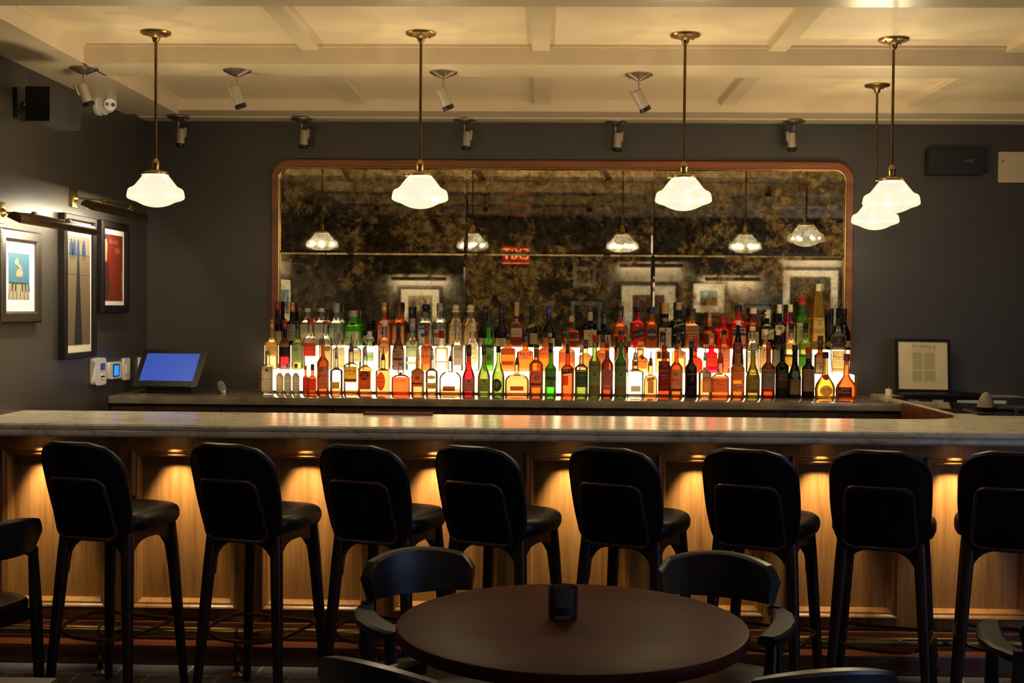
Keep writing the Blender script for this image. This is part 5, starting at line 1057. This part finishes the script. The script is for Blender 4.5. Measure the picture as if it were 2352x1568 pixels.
# ------------------------------------------------------------ bar stools
def se_ring(rx, ry, n, z, seg=28, dx=0, dy=0):
    out = []
    for i in range(seg):
        a = 2 * PI * i / seg; c, s = math.cos(a), math.sin(a)
        out.append((dx + abs(c) ** (2 / n) * rx * (1 if c > 0 else -1), dy + abs(s) ** (2 / n) * ry * (1 if s > 0 else -1), z))
    return out
def stool_proto():
    t = thing('bar_stool', '', 'bar stool', (0, 0, 0), 0, 'bar stools lined up at the marble bar')
    bm = B(); prof = [(.84, .690), (.96, .698), (1.0, .715), (1.0, .738), (.97, .752), (.90, .762), (.6, .768), (.2, .770)]
    rings(bm, [se_ring(.195 * k, .200 * k, 3.2, z, 32, 0, .035) for k, z in prof]); obj('seat', bm, M['leather'], t)
    # backrest: curved shell, broad shoulders, narrowing to the seat
    def shell_pt(u, v, off):     # u -1..1 across, v 0..1 up
        z = .660 + .380 * v
        hw = .148 + .026 * math.sin(min(1, v / .55) * PI / 2)
        r = .105       # rounded shoulders
        if z > 1.040 - r: k = (z - (1.040 - r)) / r; hw -= r * .95 * (1 - math.sqrt(max(0, 1 - k * k)))
        if v < .15: hw -= .035 * (1 - v / .15) ** 2
        x = u * hw; y = -.158 - .120 * v + 1.9 * x * x - off
        return (x, y, z)
    bm = B(); nu, nv = 16, 22; grids = []
    for off in (.0, .026):
        g = [[bm.verts.new(shell_pt(2 * i / nu - 1, j / nv, off)) for i in range(nu + 1)] for j in range(nv + 1)]; grids.append(g)
        for j in range(nv):
            for i in range(nu): bm.faces.new((g[j][i], g[j][i + 1], g[j + 1][i + 1], g[j + 1][i]))
    a, b2 = grids; edge = [(0, i) for i in range(nu)] + [(j, nu) for j in range(nv)] + [(nv, i) for i in range(nu, 0, -1)] + [(j, 0) for j in range(nv, 0, -1)]
    for k in range(len(edge)):
        p, q_ = edge[k], edge[(k + 1) % len(edge)]
        try: bm.faces.new((a[p[0]][p[1]], a[q_[0]][q_[1]], b2[q_[0]][q_[1]], b2[p[0]][p[1]]))
        except ValueError: pass
    sh = obj('backrest', bm, M['shell'], t, ang=1.0)
    bm = B(); pts = [shell_pt(2 * i / nu - 1, 1 if abs(2 * i / nu - 1) < 2 else 1, .013) for i in range(0)]
    loop = [shell_pt(-1, j / nv, .013) for j in range(2, nv + 1)] + [shell_pt(2 * i / nu - 1, 1, .013) for i in range(1, nu)] + [shell_pt(1, j / nv, .013) for j in range(nv, 1, -1)]
    tube(bm, loop, .0135, 8); obj('piping', bm, M['leather'], sh)
    # raised panel on the back, with a rounded wooden rim
    def pan(zo, d):
        zz = [.672, .905]; out = []
        for x, z in rrect(-.128, .128, .672, .908, .034, d, 6):
            k = (z - .672) / .236; out.append((x * (1.05 - .12 * k), z))
        return out
    def bk(x, z, off):
        v = (z - .660) / .385; return (x, -.158 - .120 * v + 1.9 * x * x - off, z)
    bm = B(); P0 = pan(0, 0); c1 = [bk(x, z, .020) for x, z in P0]; c2 = [bk(x, z, .044) for x, z in P0]; c3 = [bk(x * .93, .79 + (z - .79) * .93, .049) for x, z in P0]
    rings(bm, [c1, c2, c3], True); p_ = obj('back_panel', bm, M['shell'], sh)
    bm = B(); tube(bm, [bk(x, z, .045) for x, z in P0], .0080, 8, True); obj('rim', bm, M['rim_wood'], sh)
    # arched apron plates between the legs
    LT = [(-.140, -.125), (.140, -.125), (.140, .155), (-.140, .155)]; LB = [(-.185, -.185), (.185, -.185), (.185, .195), (-.185, .195)]
    for k in range(4):
        p, q_ = Vector((*LT[k], 0)), Vector((*LT[(k + 1) % 4], 0)); d = (q_ - p); L = d.length; d.normalize(); nrm = Vector((d.y, -d.x, 0))
        top, bot = [], []
        for i in range(17):
            s = i / 16; u = abs(2 * s - 1); zb = .655 - .135 * (1 - math.sqrt(max(0, 1 - u ** 3.2)))
            top.append(p + d * L * s + Vector((0, 0, .693))); bot.append(p + d * L * s + Vector((0, 0, zb)))
        bm = B(); rings(bm, [[tuple(v + nrm * o_) for v in bot + top[::-1]] for o_ in (-.012, .012)], True); obj('apron', bm, M['stool_wood'], t, ang=.5)
    for k in range(4):
        (x0, y0), (x1, y1) = LT[k], LB[k]; rs = []
        for s, r1 in ((0, .0225), (.15, .0235), (.5, .021), (1, .0145)):
            x, y, z = x0 + (x1 - x0) * s, y0 + (y1 - y0) * s, .693 * (1 - s); rs.append(se_ring(r1, r1 * .9, 3, z, 16, x, y))
        bm = B(); rings(bm, rs); obj('leg', bm, M['stool_wood'], t)
    # bent foot ring running round outside the legs
    bm = B(); s = 1 - .29 / .693; X = .140 + .050 * s; Yb, Yf = -.125 - .060 * s, .155 + .05 * s; pts = []
    for i in range(48):
        a = 2 * PI * i / 48; c, sn = math.cos(a), math.sin(a); n = 3.2
        pts.append((abs(c) ** (2 / n) * (X + .018) * (1 if c > 0 else -1), (Yb + Yf) / 2 + abs(sn) ** (2 / n) * ((Yf - Yb) / 2 + .018) * (1 if sn > 0 else -1), .29 + .012 * math.cos(2 * a)))
    tube(bm, pts, .0075, 8, True); obj('foot_ring', bm, M['brass_dark'] if 0 else mat('bronze_foot_ring', H('4a2e22'), .35, .7), t)
    return t
stool = stool_proto()
names = ['black shell bar stool nearest the side wall', 'black bar stool, second along from the side wall', 'black bar stool behind the cut-cornered armchair rail, third from the side wall',
         'black bar stool directly behind the table top, fourth from the side wall', 'black bar stool behind the candle glass side of the table, fifth from the side wall',
         'black bar stool behind the armchair beyond the table, sixth from the side wall', 'black bar stool in the wide gap past the armchair, seventh from the side wall', 'black bar stool cut by the picture edge, eighth from the side wall']
sxp = [(180, 17), (526, 18), (825, 20), (1089, 26), (1402, 26), (1716, 26), (2019, 20), (2322, 18)]
for k, (px, th) in enumerate(sxp):
    a = -D(th); bp = W(px, 1150, 'Y', 4.57); off = Matrix.Rotation(a, 3, 'Z') @ Vector((0, -.235, 0))
    loc = (bp.x - off.x, 4.57 - off.y, .0003)
    if k == 0: stool.location = loc; stool.rotation_euler = (0, 0, a); stool['label'] = names[0]
    else: copytree(stool, loc, a, names[k], 'bar stools lined up at the marble bar')

# ------------------------------------------------------------ tables
def round_table():
    a, b_ = W(1313, 1340, 'Z', .75), W(1311, 1547, 'Z', .75); cy_ = (a.y + b_.y) / 2; R = (W(1722, 1440, 'Y', cy_).x - W(903, 1440, 'Y', cy_).x) / 2 * .985
    cx_ = W(1313, 1440, 'Y', cy_).x
    t = thing('round_table', 'round dark red wooden cafe table in front of the bar', 'table', (cx_, cy_, 0))
    bm = B(); lathe(bm, [(R - .02, .712), (R - .004, .716), (R, .722), (R, .742), (R - .003, .748), (R - .009, .75), (R * .5, .75)], 96); o = obj('tabletop', bm, M['table'], t)
    bm = B(); lathe(bm, [(.05, .03), (.036, .05), (.03, .10), (.03, .64), (.05, .69), (.16, .7), (.16, .711)], 28); obj('pedestal', bm, M['black'], t)
    bm = B(); lathe(bm, [(.17, 0), (.17, .010), (.15, .016), (.06, .030)], 48); obj('base', bm, M['black'], t)
    return cx_, cy_, R
tcx, tcy, tR = round_table()
c = W(1293, 1418, 'Z', .75)
cg = thing('candle_glass', 'small smoky glass candle holder on the round table', 'candle holder', (c.x, c.y, .7504))
sm = glass_mat('smoky_glass', (.35, .38, .42), (.10, .11, .13), .10, (.22, .25, .3))
bm = B(); lathe(bm, [(.034, 0), (.038, .003), (.0395, .01), (.0395, .080), (.0380, .082), (.0365, .080), (.0365, .014), (.001, .010)], 40); obj('glass_cup', bm, sm, cg)
bm = B(); lathe(bm, [(.034, .0145), (.0345, .034), (.030, .036), (.001, .035)], 32); obj('wax', bm, mat('candle_blue_white_wax', H('9aa2ac'), .5), cg)
# corner of another table at the lower edge
c = W(132, 1555, 'Z', .75)
t = thing('square_table', 'square wooden table of which only a corner shows at the lower picture edge', 'table', (c.x, c.y, 0))
bm = B(); box(bm, -.75, 0, -.75, 0, .715, .75, .004); obj('tabletop', bm, mat('lit_table_edge_wood', H('5a4028'), .3), t)
bm = B(); cyl(bm, (-.38, -.38, .02), (-.38, -.38, .714), .035); obj('pedestal', bm, M['black'], t)
bm = B(); lathe(bm, [(.25, 0), (.25, .012), (.05, .03)], 32, (-.38, -.38, 0)); obj('base', bm, M['black'], t)

# ------------------------------------------------------------ armchairs with curved top rail
def chair_proto():
    t = thing('armchair', '', 'chair', (0, 0, 0), 0, 'black armchairs at the tables')
    bm = B(); rings(bm, [se_ring(.225 * k, .215 * k, 4, z, 28, 0, .01) for k, z in ((.93, .43), (1, .437), (1, .455), (.96, .468), (.7, .474), (.2, .475))]); obj('seat', bm, M['leather'], t)
    # top rail: broad curved board
    R = .275; bm = B(); rs = []
    for i in range(25):
        a = math.radians(-90 - 39 + 78 * i / 24); u = abs(i - 12) / 12
        c, s = math.cos(a), math.sin(a); zt = .795 - .035 * u ** 2; zb = .655 + .004 * u
        if u > .86: zt -= (u - .86) * .22
        r0, r1 = R - .013, R + .013
        rs.append([(c * (r0 + .012), s * (r0 + .012) * .95, zt - .006), (c * (r0 + .022), s * (r0 + .022) * .95, zt), (c * (r1 + .022), s * (r1 + .022) * .95, zt), (c * (r1 + .025), s * (r1 + .025) * .95, zt - .008), (c * r1, s * r1 * .95, zb), (c * r0, s * r0 * .95, zb)])
    rings(bm, rs); obj('top_rail', bm, M['chair_wood'], t, ang=.5)
    for sg in (-1, 1):
        bm = B(); rs = []
        for x, y, w_ in ((.185, -.20, .022), (.222, -.13, .030), (.240, -.04, .034), (.240, .05, .034), (.230, .13, .030), (.220, .165, .022)):
            rs.append([(sg * (x - w_), y, .628), (sg * (x + w_), y, .628), (sg * (x + w_ + .002), y, .648), (sg * (x + w_ - .006), y, .655), (sg * (x - w_ + .006), y, .655), (sg * (x - w_ - .002), y, .648)])
        rings(bm, rs); obj('arm', bm, M['chair_wood'], t, ang=.5)
        for (x0, y0, z0), (x1, y1) in (((.225, .10, .63), (.215, .19)), ((.190, -.190, .66), (.195, -.225))):
            bm = B(); rings(bm, [se_ring(r_, r_, 3, z, 12, sg * (x0 + (x1 - x0) * (1 - z / z0)), y0 + (y1 - y0) * (1 - z / z0)) for z, r_ in ((0, .013), (.2, .018), (.45, .021), (z0, .016))]); obj('leg', bm, M['chair_wood'], t)
    bm = B(); box(bm, -.20, .20, -.19, .20, .385, .431, .006); obj('seat_frame', bm, M['chair_wood'], t)
    return t
ch = chair_proto()
def place(px, py, z, Yc, rz, lab, first=False):
    """put the middle of the top rail at the pixel"""
    p = W(px, py, 'Y', Yc); o_ = Matrix.Rotation(D(rz), 3, 'Z') @ Vector((0, -.27, 0)); loc = (p.x - o_.x, Yc - o_.y, .0003)
    if first: ch.location = loc; ch.rotation_euler = (0, 0, D(rz)); ch['label'] = lab
    else: copytree(ch, loc, D(rz), lab, 'black armchairs at the tables')
place(952, 1282, .79, 3.88, 180 + 28, 'black curved-rail armchair beyond the round table, on its tablet side', True)
place(1655, 1293, .79, 3.88, 180 - 20, 'black curved-rail armchair beyond the round table, on its notice side')
place(850, 1530, .79, 2.62, -34, 'black armchair cut by the lower edge before the round table, on its tablet side')
place(1905, 1535, .79, 2.62, 14, 'black armchair cut by the lower edge before the round table, on its notice side')
place(22, 1190, .79, 4.30, 68, 'dark armchair rail cut by the picture edge by the first bar stool')
place(2535, 1400, .79, 3.15, -14, 'dark armchair cut by the picture edge before the last bar stool')
